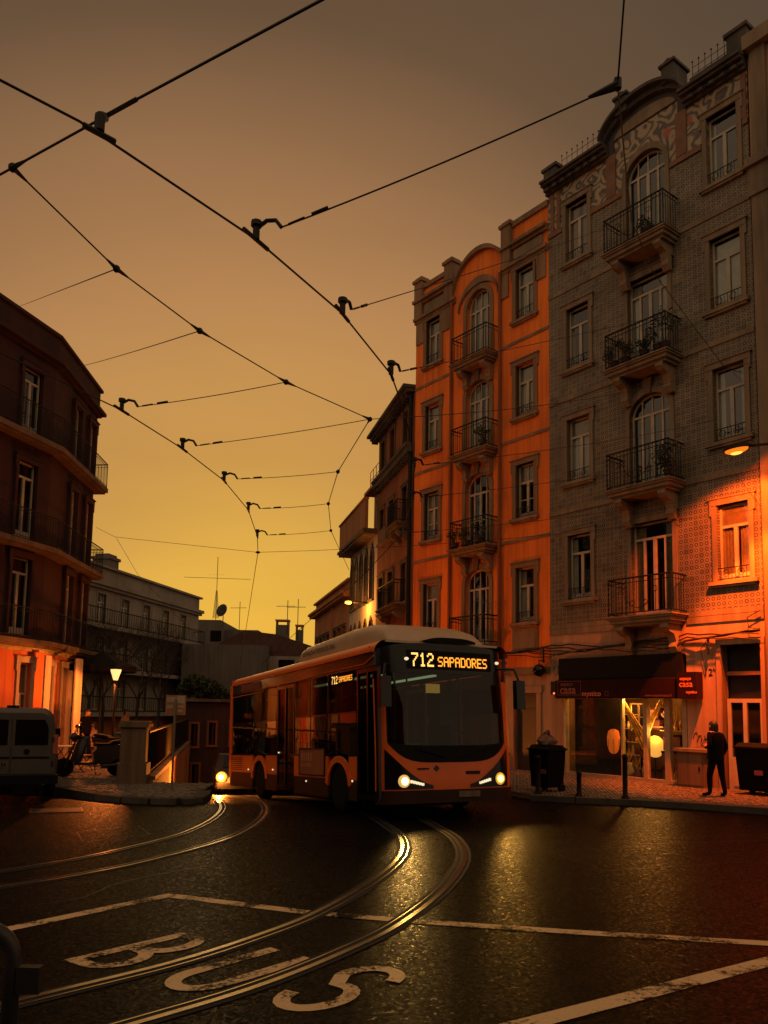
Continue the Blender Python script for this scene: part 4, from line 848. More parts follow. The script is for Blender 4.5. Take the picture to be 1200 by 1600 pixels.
# ------------------------------------------------------------------ background on the left
FW = Facade((0, 0), (.2, 1.)); p_ = aty(305, 1100, 66); FW = Facade((p_.x, p_.y), (.2, 1.))
wh = thing('pale_apartment_block', 'pale three storey apartment block with long balconies behind the bare trees', 'building', FW.o, FW.rz)
wx = [-2.9, -5.9, -8.9, -11.9, -14.9, -17.9]
h_ = [(x-.5, x+.5, z, z+2.1) for x in wx for z in (1.55, 4.3, 7.05)]; h_ = [h for h in h_ if True]
part('white_wall', holes_wall(MB(), -22, 0, -1, 10.85, h_, 0, .3).box(-.3, 0, .301, 14, -1, 10.85), M['white_wall'], wh); core(wh, -22, 0, -1, 10.75)
for i, h in enumerate(h_): opening(wh, (h[0]+h[1])/2, h[2], 1.0, 2.1, sur='white_wall', fr='frame', sill=False, name='french_window', jamb=.12, lintel=.12, curtain='curtain', cfrac=.6, proud=.03)
part('cornice', MB().box(-22, .3, -.35, 0, 9.65, 9.88).box(-22, .2, -.2, 0, 9.45, 9.649).box(-22, .25, -.2, .4, 10.85, 11.0), M['white_wall'], wh)
for z, x1 in ((7.0, -1.0), (4.25, -1.6), (1.5, -1.6)):
    b_ = part('balcony', MB().box(-22, x1, -1.1, 0, z-.25, z), M['white_wall'], wh); mb = MB()
    for zz in (.1, 1.0): mb.tube([(-22, -1.05, z+zz), (x1-.05, -1.05, z+zz), (x1-.05, -.05, z+zz)], .035, 4)
    for i in range(int((22+x1)/.28)): mb.tube([(x1-.05-i*.28, -1.05, z), (x1-.05-i*.28, -1.05, z+1)], .016, 4, False)
    part('railing', mb, M['iron'], b_)
part('ground_band', MB().box(-22, -.3, -.12, -.001, -.9, 1.2), M['salmon'], wh)
part('chimney', MB().box(-12.6, -11.3, 1, 2.2, 10.8, 11.9).box(-12.7, -11.2, .9, 2.3, 11.9, 12.1).box(-12.5, -11.4, 1.1, 2.1, 12.1, 12.3), M['grey_wall'], wh)
def bgbox(px0, px1, top, Y, dep, mat, zb=-4):
    a, b_ = aty(px0, top, Y), aty(px1, top, Y); return a.x, b_.x, Y, Y+dep, zb, a.z
gb = thing('grey_flat_roof_house', 'grey flat roofed house with a small window below the satellite dish', 'building', (0, 0, 0))
x0, x1, y0, y1, zb, zt = bgbox(303, 345, 968, 74, 12, None); part('wall', MB().box(x0, x1, y0, y1, zb, zt).box(x1, x1+3.2, y0+2, y1, zb, zt-.7), M['grey_wall'], gb)
part('window', MB().box(x0+1.6, x0+2.6, y0-.05, y0-.001, zt-2.0, zt-1.0), M['gloss_black'], gb)
gg = thing('blank_gable_house', 'house with a large blank grey gable wall and dark red roof', 'building', (0, 0, 0))
x0, x1, y0, y1, zb, zt = bgbox(285, 417, 1006, 60, 12, None); part('wall', MB().box(x0, x1, y0, y1, zb, zt), M['grey_wall'], gg)
p = [aty(*q, 61) for q in ((340, 1004), (380, 984), (430, 990), (497, 1012), (520, 1040))]
part('roof', MB().prism([(q.x, q.z) for q in p] + [(p[-1].x, 0), (p[0].x, p[0].z-.2)], 61.5, 71), M['roof'], gg)
a, b_ = aty(417, 1020, 60), aty(500, 1090, 60); part('lower_wing', MB().box(x1+.01, b_.x, 60.6, 68, -4, a.z-.2), M['white_wall'], gg)
a, b_ = aty(434, 1030, 60), aty(458, 1048, 60); part('window', MB().box(a.x, b_.x, 60.5, 60.59, b_.z, a.z), M['gloss_black'], gg)
def chimney(px0, px1, t, bt, Y, lab):
    a, b_ = aty(px0, t, Y), aty(px1, bt, Y); c = thing('chimney', lab, 'chimney', (a.x, Y, b_.z)); w_, h = b_.x-a.x, a.z-b_.z
    part('stack', MB().box(0, w_, 0, .8, -1.5, h), M['grey_wall'], c)
    mb = MB()
    for q in (0, w_-.1): mb.box(q, q+.1, 0, .8, h, h+.3)
    part('cap', mb.box(-.05, w_+.05, -.05, .85, h+.3, h+.42), M['terracotta'], c)
chimney(431, 450, 976, 1008, 63, 'wide grey chimney with open cap on the dark red roof'); chimney(462, 472, 984, 1012, 64, 'narrow chimney to the right of the wide chimney')
# satellite dish and aerials
d0 = aty(349, 955, 73); sdh = thing('satellite_dish', 'round satellite dish on a pole above the grey flat roof', 'satellite dish', (d0.x, d0.y, d0.z-1.1))
mb = MB().lathe([(.02, .0), (.3, .05), (.55, .17), (.62, .24), (.6, .26), (.3, .09), (.02, .03)], n=18); dsh = part('dish', mb, M['steel_dark'], sdh, smooth=True); dsh.location = (0, 0, 1.1); dsh.rotation_euler = (R(75), 0, R(-30))
part('pole', MB().tube([(0, 0, -.4), (0, 0, 1.1)], .04), M['steel_dark'], sdh); part('feed_arm', MB().tube([(0, 0, .75), (-.35, -.6, 1.0)], .02, 5), M['steel_dark'], sdh)
def aerial(px, top, bot, Y, lab, lattice=False):
    a, b_ = aty(px, top, Y), aty(px, bot, Y); h = a.z-b_.z; t = thing('rooftop_aerial', lab, 'aerial', (b_.x, b_.y, b_.z)); part('mast', MB().tube([(0, 0, -1), (0, 0, h)], .03, 5), M['wire'], t)
    mb = MB().tube([(-.9 if not lattice else -3.2, 0, h*(.7 if not lattice else .66)), (.6 if not lattice else 3.2, 0, h*(.72 if not lattice else .64))], .02, 4)
    for i in range(5): mb.tube([(-.7+i*.3, -.25, h*.71), (-.7+i*.3, .25, h*.71)], .012, 4)
    if lattice:
        for i in range(14): z = h*.42*i/14; mb.tube([(-.25*(1-i/20), 0, z), (.25*(1-i/20), 0, z+h*.03)], .018, 4); mb.tube([(.25*(1-i/20), 0, z), (-.25*(1-i/20), 0, z+h*.03)], .018, 4)
        mb.tube([(-.28, 0, 0), (-.05, 0, h*.45)], .02, 4).tube([(.28, 0, 0), (.05, 0, h*.45)], .02, 4)
    part('elements', mb, M['wire'], t)
aerial(337, 870, 966, 76, 'tall lattice radio mast with a long crossbar on the skyline', True); aerial(374, 940, 974, 74, 'small rooftop aerial right of the satellite dish'); aerial(449, 938, 970, 63, 'aerial standing over the wide chimney'); aerial(465, 936, 980, 64, 'thin aerial behind the narrow chimney')
# retaining wall with railing, stone pier, dark red house below with hedge
rw = thing('retaining_wall', 'plastered retaining wall lit orange beside the sloping street', 'wall', (0, 0, 0))
W0, W1 = Vector((wallx(19.95), 19.95, 0)), Vector((wallx(40), 40, 0))
mb = MB(); dW = (W1-W0).normalized(); nW = Vector((dW.y, -dW.x, 0)); q = [W0, W1, W1-nW*.35, W0-nW*.35]
mb.prism([(v.x, v.y) for v in q], -4, .17, 'z'); part('wall_face', mb, M['terracotta'], rw)
q = [W0+nW*.04, W1+nW*.04, W1-nW*.4, W0-nW*.4]; part('coping', MB().prism([(v.x, v.y) for v in q], .17, .27, 'z'), M['stone_dark'], rw)
ir = thing('iron_railing', 'iron railing with thin upright bars on top of the retaining wall', 'railing', (0, 0, .27)); mb = MB()
q0, q1 = W0-nW*.15, W1-nW*.15
mb.tube([q0+Vector((0, 0, 1.08)), q1+Vector((0, 0, 1.08))], .03, 6).tube([q0+Vector((0, 0, .08)), q1+Vector((0, 0, .08))], .02, 5); part('rails', mb, M['iron'], ir)
n = 130
for i in range(n+1):
    p = q0.lerp(q1, i/n); cpart('bar' if i % 13 else 'post', 'bar' if i % 13 else 'post', lambda: MB().tube([(0, 0, 0), (0, 0, 1.08)], .010 if i % 13 else .025, 4), M['iron'], ir, tuple(p))
pp_ = thing('stone_pier', 'thick square stone pier with cap at the start of the railing', 'pier', (-6.02, 19.72, .11), R(8))
part('shaft', MB().box(-.34, .34, -.34, .34, 0, .5).box(-.3, .3, -.3, .3, .5, 1.36), M['stone_dark'], pp_); part('cap', MB().box(-.36, .36, -.36, .36, 1.36, 1.44).box(-.33, .33, -.33, .33, 1.44, 1.5), M['stone_dark'], pp_)
dh = thing('dark_red_house', 'low dark red house with small pale framed windows behind the bus', 'building', (0, 0, 0))
a, b_ = aty(292, 1096, 40.5), aty(372, 1096, 40.5)
holes = []; 
for px, t, bt in ((303, 1131, 1166), (331, 1129, 1164), (365, 1129, 1164), (304, 1194, 1234)):
    c_ = aty(px, bt, 40.5); holes.append((c_.x-.17, c_.x+.17, c_.z, aty(px, t, 40.5).z))
part('wall', holes_wall(MB(), a.x-.6, b_.x+2.5, -4, a.z, holes, 40.5, 40.8).box(a.x-.6, b_.x+2.5, 40.81, 48, -4, a.z-.05), M['dark_red'], dh)
part('coping', MB().box(a.x-.7, b_.x+2.6, 40.3, 41, a.z, a.z+.15), M['stone_dark'], dh)
for h in holes:
    w_, hh = h[1]-h[0], h[3]-h[2]; W_ = put('window' if h[2] > -1 else 'door', MB().box(-w_/2-.1, -w_/2, -.06, .1, 0, hh).box(w_/2, w_/2+.1, -.06, .1, 0, hh).box(-w_/2-.1, w_/2+.1, -.07, .1, hh, hh+.1).box(-w_/2-.12, w_/2+.12, -.09, .1, -.1, 0).mesh('window', M['brick_red']), dh, ((h[0]+h[1])/2, 40.5, h[2]))
    part('pane', MB().add([(-w_/2, .12, 0), (w_/2, .12, 0), (w_/2, .12, hh), (-w_/2, .12, hh)], [(0, 1, 2, 3)]), M['glass'], W_); part('glazing_bar', MB().box(-.02, .02, .08, .13, 0, hh), M['frame_red'], W_)
# ------------------------------------------------------------------ vegetation
def bare_tree(px, base_y, top_y, Y, lab, seed):
    rnd = random.Random(seed); b_ = aty(px, base_y, Y); h = aty(px, top_y, Y).z - .11
    t = thing('bare_tree', lab, 'tree', (b_.x, b_.y, .11), rnd.uniform(0, 6), 'bare street trees on the plaza'); tr = MB(); tw = MB()
    def grow(p, d, l, r_, lev):
        n = 4; pts = [p]
        for i in range(n):
            d = (d + Vector((rnd.uniform(-.16, .16), rnd.uniform(-.16, .16), rnd.uniform(-.02, .12)))).normalized(); p = p + d*l/n; pts.append(p)
            if lev > 0 and i >= 1:
                for _ in range(2 if lev < 3 else 1):
                    a = rnd.uniform(0, 6.28); q = (d*.75 + Vector((math.cos(a), math.sin(a), .25))*.75).normalized(); grow(p, q, l*rnd.uniform(.5, .72), r_*.5, lev-1)
        (tr if lev >= 3 else tw).tube(pts, r_, 6 if lev >= 3 else 4, False, r_*.5)
        if lev > 0: grow(p, d, l*.6, r_*.55, lev-1)
    tr.tube([(0, 0, -.1), (.02, .0, h*.2), (-.02, .02, h*.42)], .085, 8, False, .06)
    for k in range(4):
        a = k*1.6+rnd.uniform(-.4, .4); grow(Vector((-.02, .02, h*(.36+.02*k))), Vector((math.cos(a)*.55, math.sin(a)*.55, 1)).normalized(), h*.33, .036, 3)
    part('trunk', tr, M['bark'], t, smooth=True); part('crown', tw, M['bark'], t)
bare_tree(158, 1165, 975, 35.0, 'bare tree nearest the corner building, just left of the plaza lamp', 3)
bare_tree(212, 1163, 975, 37.0, 'bare tree right of the plaza lamp with the densest twigs', 5)
bare_tree(246, 1160, 1000, 42.0, 'smaller bare tree in front of the blank gable wall side', 9)
bare_tree(136, 1162, 985, 39.0, 'bare tree half hidden beside the parasol and corner building', 12)
def leaves(mb, c, rad, n, s_, rnd, sq=(1, 1, 1)):
    for _ in range(n):
        u = rnd.random()**.4; a = rnd.uniform(0, 6.28); z = rnd.uniform(-1, 1); rr = math.sqrt(1-z*z)
        p = Vector(c) + Vector((rad*sq[0]*u*rr*math.cos(a), rad*sq[1]*u*rr*math.sin(a), rad*sq[2]*u*z))
        d = Vector((rnd.uniform(-1, 1), rnd.uniform(-1, 1), rnd.uniform(-.6, .8))).normalized(); e = d.cross(Vector((rnd.uniform(-1, 1), rnd.uniform(-1, 1), rnd.uniform(-1, 1)))).normalized(); k = s_*rnd.uniform(.6, 1.3)
        mb.add([p-d*k, p+e*k*.45, p+d*k, p-e*k*.45], [(0, 1, 2, 3)])
def shrub(pix, Y, rads, lab, n=1400, name='shrub'):
    rnd = random.Random(len(lab)); b_ = aty(pix[0][0], pix[0][1], Y); t = thing(name, lab, 'shrub', tuple(b_)); mb = MB(); st_ = MB()
    for (px, py), rd in zip(pix, rads): p = aty(px, py, Y)-b_; leaves(mb, p, rd, n, .09, rnd, (1.1, .8, .85)); st_.tube([(p.x*.5, 0, -1.4), (p.x, p.y, p.z)], .05, 5)
    part('stem', st_, M['bark'], t); part('foliage', mb, M['leaf'], t)
shrub([(322, 1078), (305, 1068), (338, 1082), (350, 1090), (292, 1078)], 42.5, [.75, .6, .55, .45, .5], 'dark leafy shrub growing above the low red house')
# ------------------------------------------------------------------ plaza: lamp, parasol, cafe, signs
lamp_glow = emit('plaza_lamp_glow', (1, .66, .22), 1.3)
lp_ = aty(181, 1053, 25.6); pl_ = thing('plaza_lamp', 'lit lantern on a slim post between the bare trees', 'street lamp', (lp_.x, lp_.y, .11)); hz = lp_.z-.11
part('post', MB().lathe([(.11, 0), (.11, .12), (.06, .2), (.045, .6), (.035, hz-.3), (.05, hz-.26), (.02, hz-.2)], n=10), M['iron'], pl_)
part('lantern_glass', MB().lathe([(.07, hz-.2), (.17, hz+.1), (.175, hz+.14), (.02, hz+.15)], n=8), lamp_glow, pl_)
part('lantern_cap', MB().lathe([(.2, hz+.155), (.19, hz+.2), (.06, hz+.3), (.02, hz+.38), (.004, hz+.4)], n=8), M['iron'], pl_)
lamp_light('plaza_lamp_light', (lp_.x-.12, lp_.y-.05, lp_.z-.27), 480, (1, .19, .025), .1, 165, (lp_.x-1., lp_.y-.35, lp_.z-.27-1.25), .15); lamp_light('plaza_lamp_light', (lp_.x, lp_.y, lp_.z-.3), 260, (1, .24, .04), .1, 150, (lp_.x+.3, lp_.y-.3, 0), .3)
pr_ = aty(160, 1040, 29); ps = thing('cafe_parasol', 'dark closed-slope cafe parasol on the plaza by the corner building', 'parasol', (pr_.x, 29, .11))
mb = MB(); hh = aty(160, 1018, 29).z-.11
for k in range(8):
    a, c = k*math.pi/4, (k+1)*math.pi/4; mb.add([(0, 0, hh), (1.25*math.cos(a), 1.25*math.sin(a), hh-.55), (1.25*math.cos(c), 1.25*math.sin(c), hh-.55), (1.25*math.cos(a), 1.25*math.sin(a), hh-.75), (1.25*math.cos(c), 1.25*math.sin(c), hh-.75)], [(0, 1, 2), (1, 3, 4, 2)])
part('canopy', mb, M['black'], ps); part('pole', MB().tube([(0, 0, 0), (0, 0, hh)], .03), M['iron'], ps); part('base', MB().lathe([(.3, 0), (.3, .06), (.05, .1)]), M['iron'], ps)
def cafe_table(x, y, lab):
    t = thing('cafe_table', lab, 'table', (x, y, .11)); part('table_top', MB().box(-.36, .36, -.36, .36, .71, .735), M['frame'], t)
    for a, c in ((-1, -1), (1, -1), (-1, 1), (1, 1)): part('leg', MB().tube([(a*.3, c*.3, 0), (-a*.22, c*.3, .71)], .013, 5), M['iron'], t)
def cafe_chair(x, y, rz, lab):
    t = thing('cafe_chair', lab, 'chair', (x, y, .11), rz, 'folding chairs of the cafe terrace'); part('seat', MB().box(-.2, .2, -.2, .2, .44, .465), M['terracotta'], t)
    for a in (-1, 1): part('leg', MB().tube([(a*.19, -.22, 0), (a*.19, .2, .46), (a*.19, .26, .86)], .012, 5), M['iron'], t); part('leg', MB().tube([(a*.17, .25, 0), (a*.17, -.16, .45)], .012, 5), M['iron'], t)
    for z in (.62, .74, .84): part('back_slat', MB().box(-.19, .19, .23+.07*(z-.62), .245+.07*(z-.62), z-.03, z+.03), M['terracotta'], t)
p = onz(92, 1207, .11); cafe_table(p.x, p.y, 'pale square cafe table right beside the van'); cafe_chair(p.x+.45, p.y+.5, 1.2, 'folding chair between the van and the front wheel of the scooter'); cafe_chair(p.x-.1, p.y-.5, 3.0, 'folding chair nearest the van bumper')
p = onz(195, 1172, .11); cafe_table(p.x, p.y, 'cafe table between the plaza trees with a pale top'); p2 = onz(128, 1180, .11); cafe_table(p2.x, p2.y, 'cafe table behind the scooter by the french doors')
# people ------------------------------------------------------------
M['skin'] = surf('skin', (.36, .20, .13), (.32, .17, .11), .6, 4); M['hair'] = surf('dark_hair', (.018, .013, .010), (.012, .009, .008), .6, 12)
M['coat_dark'] = surf('dark_coat', (.008, .007, .007), (.005, .0046, .0046), .95, 9, spec=.08); M['coat_warm'] = surf('tan_jacket', (.34, .20, .10), (.26, .15, .07), .9, 9); M['jeans'] = surf('dark_trousers', (.009, .008, .009), (.006, .0055, .006), .95, 9, spec=.08); M['shirt'] = surf('cream_top', (.50, .38, .24), (.42, .31, .19), .9, 9)
def person(lab, loc, rz, pose, top, group=None, scale=1., pants='jeans'):
    J = {'pel': (0, 0, .96), 'sp': (0, .01, 1.14), 'ch': (0, .01, 1.34), 'nk': (0, 0, 1.50), 'hd': (0, -.02, 1.60), 'ht': (0, -.01, 1.70)}
    if pose == 'stand':
        for s_, n_ in ((-1, 'l'), (1, 'r')): J.update({n_+'hip': (s_*.10-.015, 0, .90-.012*s_), n_+'kn': (s_*.12-.02, -.03-.07*s_, .49), n_+'an': (s_*.13-.01, .02-.10*s_, .09), n_+'to': (s_*.17-.01, -.16-.12*s_, .035), n_+'sh': (s_*.19, .01, 1.42+.015*s_), n_+'el': (s_*.27, .07, 1.14), n_+'wr': ((.10, -.20, 1.12) if s_ > 0 else (-.25, -.05, .90)), n_+'ha': ((.04, -.25, 1.17) if s_ > 0 else (-.24, -.08, .82))})
        J['hd'] = (.015, -.05, 1.595); J['ht'] = (.02, -.055, 1.69); J['nk'] = (.0, -.01, 1.49)
    else:
        dz = -.48; J = {k: (v[0], v[1]-.03, v[2]+dz) for k, v in J.items()}
        for s_, n_ in ((-1, 'l'), (1, 'r')): J.update({n_+'hip': (s_*.10, -.04, .47), n_+'kn': (s_*.13, -.45, .50), n_+'an': (s_*.12, -.42, .08), n_+'to': (s_*.13, -.60, .035), n_+'sh': (s_*.19, -.03, .93), n_+'el': (s_*.25, -.16, .70), n_+'wr': (s_*.13, -.38, .74), n_+'ha': (s_*.10, -.46, .76)})
    rad = {'pel': (.155, .115), 'sp': (.145, .105), 'ch': (.175, .115), 'nk': (.055, .058), 'hd': (.082, .098), 'ht': (.062, .075), 'hip': (.105, .11), 'kn': (.068, .07), 'an': (.045, .05), 'to': (.042, .03), 'sh': (.068, .072), 'el': (.05, .05), 'wr': (.033, .036), 'ha': (.036, .03)}
    names = list(J); ed = [('pel', 'sp'), ('sp', 'ch'), ('ch', 'nk'), ('nk', 'hd'), ('hd', 'ht')]
    for n_ in 'lr': ed += [('pel', n_+'hip'), (n_+'hip', n_+'kn'), (n_+'kn', n_+'an'), (n_+'an', n_+'to'), ('ch', n_+'sh'), (n_+'sh', n_+'el'), (n_+'el', n_+'wr'), (n_+'wr', n_+'ha')]
    me = bpy.data.meshes.new('person'); me.from_pydata([J[k] for k in names], [(names.index(a), names.index(b_)) for a, b_ in ed], [])
    o = bpy.data.objects.new('person', me); COL.objects.link(o); md = o.modifiers.new('skin', 'SKIN'); md.use_smooth_shade = True
    sv_ = me.skin_vertices[0].data
    for i, k in enumerate(names): r_ = rad[k] if k in rad else rad[k[1:]]; sv_[i].radius = r_; sv_[i].use_root = (k == 'pel')
    s2 = o.modifiers.new('sub', 'SUBSURF'); s2.levels = 2; s2.render_levels = 2
    dg = bpy.context.evaluated_depsgraph_get(); em = bpy.data.meshes.new_from_object(o.evaluated_get(dg)); bpy.data.objects.remove(o)
    em.materials.clear()
    for k in (pants, top, 'skin', 'rubber'): em.materials.append(M[k])
    zh = J['nk'][2]-.01; zw = J['pel'][2]+.02; hand = [Vector(J['lha']), Vector(J['rha'])]
    for f in em.polygons:
        c = f.center; i = 1 if c.z > zw-.06 else 0
        if pose != 'stand' and c.y < -.12 and c.z < .62: i = 0
        if c.z > zh: i = 2
        if min((c-q).length for q in hand) < .085: i = 2
        if c.z < .10: i = 3
        if pose == 'stand' and abs(c.x) > .19 and c.z > .9: i = 1
        f.material_index = i; f.use_smooth = True
    r_ = put('person', em, None, loc, rz, lab, 'person', group); r_.scale = (scale,)*3
    z0_, z1_ = J['pel'][2]-.10, J['ch'][2]+.10; jx = J['ch'][0]; jy0, jy1 = J['pel'][1], J['ch'][1]
    jm = MB().grid(lambda u, v: (math.copysign(abs(math.cos(u))**.8, math.cos(u))*(.205-.02*v+.012*math.sin(5*u+3*v)-.10*max(0, v-.75)*4*.3), jy0+(jy1-jy0)*v+math.sin(u)*(.155-.015*v+.01*math.sin(4*u)-.05*max(0, v-.8)), z0_+(z1_-z0_)*v), lin(0, 2*math.pi, 20), lin(0, 1, 8)); part('jacket', jm, M[top], r_, smooth=True)
    h = Vector(J['hd']); hm = MB()
    hm.grid(lambda u, v: (h.x+.098*math.cos(u)*math.sin(v), h.y+.018+.112*math.sin(u)*math.sin(v), h.z+.035+.115*math.cos(v)), lin(0, 2*math.pi, 16), lin(0.02, 1.5, 7))
    hm.grid(lambda u, v: (h.x+.094*math.cos(u), h.y+.03+.10*math.sin(u), h.z+.05-v), lin(0, math.pi, 10), lin(0, .15, 3))
    part('hair', hm, M['hair'], r_, smooth=True)
    fc = MB().ball((h.x, h.y-.105, h.z+.0), .018, 6, 4, 1.4)
    for s_ in (-1, 1): fc.ball((h.x+s_*.088, h.y+.01, h.z+.005), .022, 6, 4, 1.5)
    part('face_features', fc, M['skin'], r_, smooth=True)
    for s_, n_ in ((-1, 'l'), (1, 'r')):
        hb = MB(); p0 = Vector(J[n_+'ha']); d = (p0-Vector(J[n_+'wr'])).normalized(); sd_ = Vector((0, 1, 0)) if pose == 'stand' else Vector((1, 0, 0))
        for k in range(4): q = p0+sd_*(k-1.5)*.017; l_ = (.06, .072, .068, .052)[k]; hb.tube([q, q+d*l_*.55, q+d*l_*.9+Vector((-s_*.016, 0, 0))], .009, 5)
        q = p0-d*.03+sd_*-.035; hb.tube([q, q+d*.03-sd_*.02, q+d*.055-sd_*.022], .010, 5); part('fingers', hb, M['skin'], r_, smooth=True)
    return r_
p = onz(1120, 1246, .125); person('person in dark clothes standing by the street door at the right', (p.x, p.y, .125), R(205), 'stand', 'coat_dark', scale=1.0)
for px, py, rz, top, lab in ((131, 1186, 1.3, 'coat_dark', 'person with dark hair and dark coat standing behind the scooter'), (145, 1183, -1.2, 'shirt', 'person in a cream top seated next to the tree trunk'), (193, 1178, 1.5, 'coat_warm', 'person in a tan jacket standing right of the lamp post'), (206, 1176, -1.3, 'coat_dark', 'person in a black top seated at the right hand cafe table'), (115, 1182, .4, 'coat_dark', 'person in dark clothes seated close to the corner building doors')):
    p = onz(px, py, .11); st0 = 'standing' in lab; person(lab, (p.x, p.y, .11), rz, 'stand' if st0 else 'sit', top)
    if not st0: cafe_chair(p.x, p.y, rz, 'folding chair holding the ' + lab.split(' seated')[0])
# scooters ----------------------------------------------------------
M['scooter'] = surf('dark_scooter_paint', (.03, .027, .028), (.02, .018, .019), .3, 4)
def wheel(parent, c, r_, w_, axis, rim, tyre_name='wheel'):
    wl_ = part('wheel', MB().lathe([(r_*.62, -w_/2), (r_*.9, -w_/2), (r_, -w_*.3), (r_, w_*.3), (r_*.9, w_/2), (r_*.62, w_/2)], (0, 0, 0), 20, axis), M['rubber'], parent, True, loc=c)
    part('rim', MB().lathe([(.02, -w_*.35), (r_*.3, -w_*.42), (r_*.64, -w_*.3), (r_*.64, w_*.3), (r_*.3, w_*.42), (.02, w_*.35)], (0, 0, 0), 16, axis), rim, wl_)
    return wl_
def scooter(loc, rz, lab):
    t = thing('motor_scooter', lab, 'scooter', loc, rz)
    wheel(t, (0, -.68, .24), .24, .12, 'x', M['steel_dark']); wheel(t, (0, .62, .23), .23, .13, 'x', M['steel_dark'])
    part('front_fender', MB().grid(lambda u, v: (v, -.68+.29*math.cos(u), .24+.29*math.sin(u)), lin(.3, 2.6, 10), [-.08, -.03, .03, .08]), M['scooter'], t, True)
    part('fork', MB().tube([(-.09, -.68, .24), (-.08, -.48, .75), (0, -.40, 1.0)], .022).tube([(.09, -.68, .24), (.08, -.48, .75), (0, -.40, 1.0)], .022), M['steel_dark'], t)
    part('leg_shield', MB().grid(lambda u, v: (u*(.30-.10*v), -.56+.22*v+.22*u*u, .38+.66*v), lin(-.95, .95, 8), lin(0, 1, 5)).grid(lambda u, v: (u*(.28-.10*v), -.50+.22*v+.22*u*u, .38+.66*v), lin(-.95, .95, 8), lin(0, 1, 5)), M['scooter'], t, True)
    part('floorboard', MB().box(-.19, .19, -.45, .12, .30, .37), M['scooter'], t)
    part('rear_body', MB().prism([(.05, .32), (.0, .62), (.12, .78), (.55, .80), (.98, .88), (.95, .72), (.72, .50), (.45, .36)], -.19, .19, 'x'), M['scooter'], t)
    part('seat', MB().prism([(.02, .78), (.05, .86), (.4, .85), (.5, .92), (.9, .97), (.95, .9), (.5, .81)], -.15, .15, 'x'), M['rubber'], t)
    part('handlebar', MB().tube([(-.34, -.30, 1.02), (-.15, -.40, 1.06), (.15, -.40, 1.06), (.34, -.30, 1.02)], .018), M['rubber'], t)
    part('headset', MB().ball((0, -.46, 1.02), .12, 10, 6, .9), M['scooter'], t, True); part('headlight', MB().ball((0, -.545, 1.02), .06, 10, 6), M['glass'], t, True)
    part('windscreen', MB().grid(lambda u, v: (u*.2, -.50+.14*v+.3*u*u*.3, 1.08+.34*v), lin(-1, 1, 6), lin(0, 1, 4)), M['glass'], t, True)
    for s_ in (-1, 1): part('mirror', MB().tube([(s_*.26, -.34, 1.04), (s_*.34, -.36, 1.24)], .008, 5).ball((s_*.36, -.36, 1.28), .055, 8, 5), M['rubber'], t)
    part('exhaust', MB().tube([(.2, .2, .26), (.22, .55, .3), (.22, .9, .42)], .05, 8), M['steel_dark'], t); part('tail_light', MB().box(-.08, .08, .97, 1.0, .78, .84), M['awn_red'], t)
    part('stand', MB().tube([(-.15, .1, .3), (-.22, .14, .0)], .012, 5), M['steel_dark'], t)
p = onz(142, 1214, .11); scooter((p.x, p.y, .13), R(-62), 'dark motor scooter parked on the cobbles with its front wheel toward the van')
p = onz(196, 1200, .11); scooter((p.x-.25, p.y+.5, .13), R(80), 'second dark scooter mostly hidden behind the stone pier')
# information board on post
p = onz(268, 1236, .11); sg = thing('street_sign', 'faded square information board on a thin post by the railing', 'sign', (p.x, p.y, .0), R(-4)); z0, z1 = aty(268, 1117, p.y).z, aty(268, 1086, p.y).z
part('post', MB().tube([(0, 0, .0), (0, 0, z1-.1)], .028, 8), M['stone'], sg); part('board', MB().box(-.23, .23, .03, .05, z0, z1), M['terracotta'], sg)
part('print', MB().box(-.2, -.02, .024, .0295, z0+.28, z0+.40).box(.03, .2, .024, .0295, z0+.26, z0+.42).box(-.2, -.06, .024, .0295, z0+.14, z0+.22).box(.04, .2, .024, .0295, z0+.17, z0+.21).box(.04, .16, .024, .0295, z0+.06, z0+.12), M['cream'], sg)
# ------------------------------------------------------------------ van
M['van'] = surf('van_white', (.085, .073, .06), (.068, .06, .05), .35, 3)
vp = onz(84, 1252); vn = thing('white_van', 'white delivery van seen from behind at the left edge', 'van', (vp.x-.90, vp.y-.12, 0), R(25))
VW, VH = .90, 1.90
def vsec(y, w_, z1, r_=.22):
    pts = [(-w_, .42), (-w_-.02, .9), (-w_+.01, 1.15)]; pts += [(-w_+.10+r_-r_*math.cos(R(a)), z1-r_+r_*math.sin(R(a))) for a in range(0, 91, 18)]
    return [(x, y, z) for x, z in pts] + [(-x, y, z) for x, z in reversed(pts)]
secs = [vsec(.04, VW-.03, VH-.06), vsec(.0, VW-.05, VH-.1), vsec(.1, VW, VH-.01), vsec(.6, VW+.01, VH), vsec(2.6, VW+.01, VH), vsec(3.1, VW, VH-.2), vsec(3.5, VW, 1.15, .12), vsec(4.1, VW-.05, .95, .12)]
secs = secs[1:]; mb = MB(); n = len(secs[0])
for s_ in secs: mb.v += s_
for i in range(len(secs)-1):
    for j in range(n-1): mb.f.append((i*n+j, i*n+j+1, (i+1)*n+j+1, (i+1)*n+j))
    mb.f.append((i*n+n-1, i*n, (i+1)*n, (i+1)*n+n-1))
mb.f.append(tuple(range(n))[::-1]); mb.f.append(tuple((len(secs)-1)*n+j for j in range(n)))
part('body', mb, M['van'], vn)
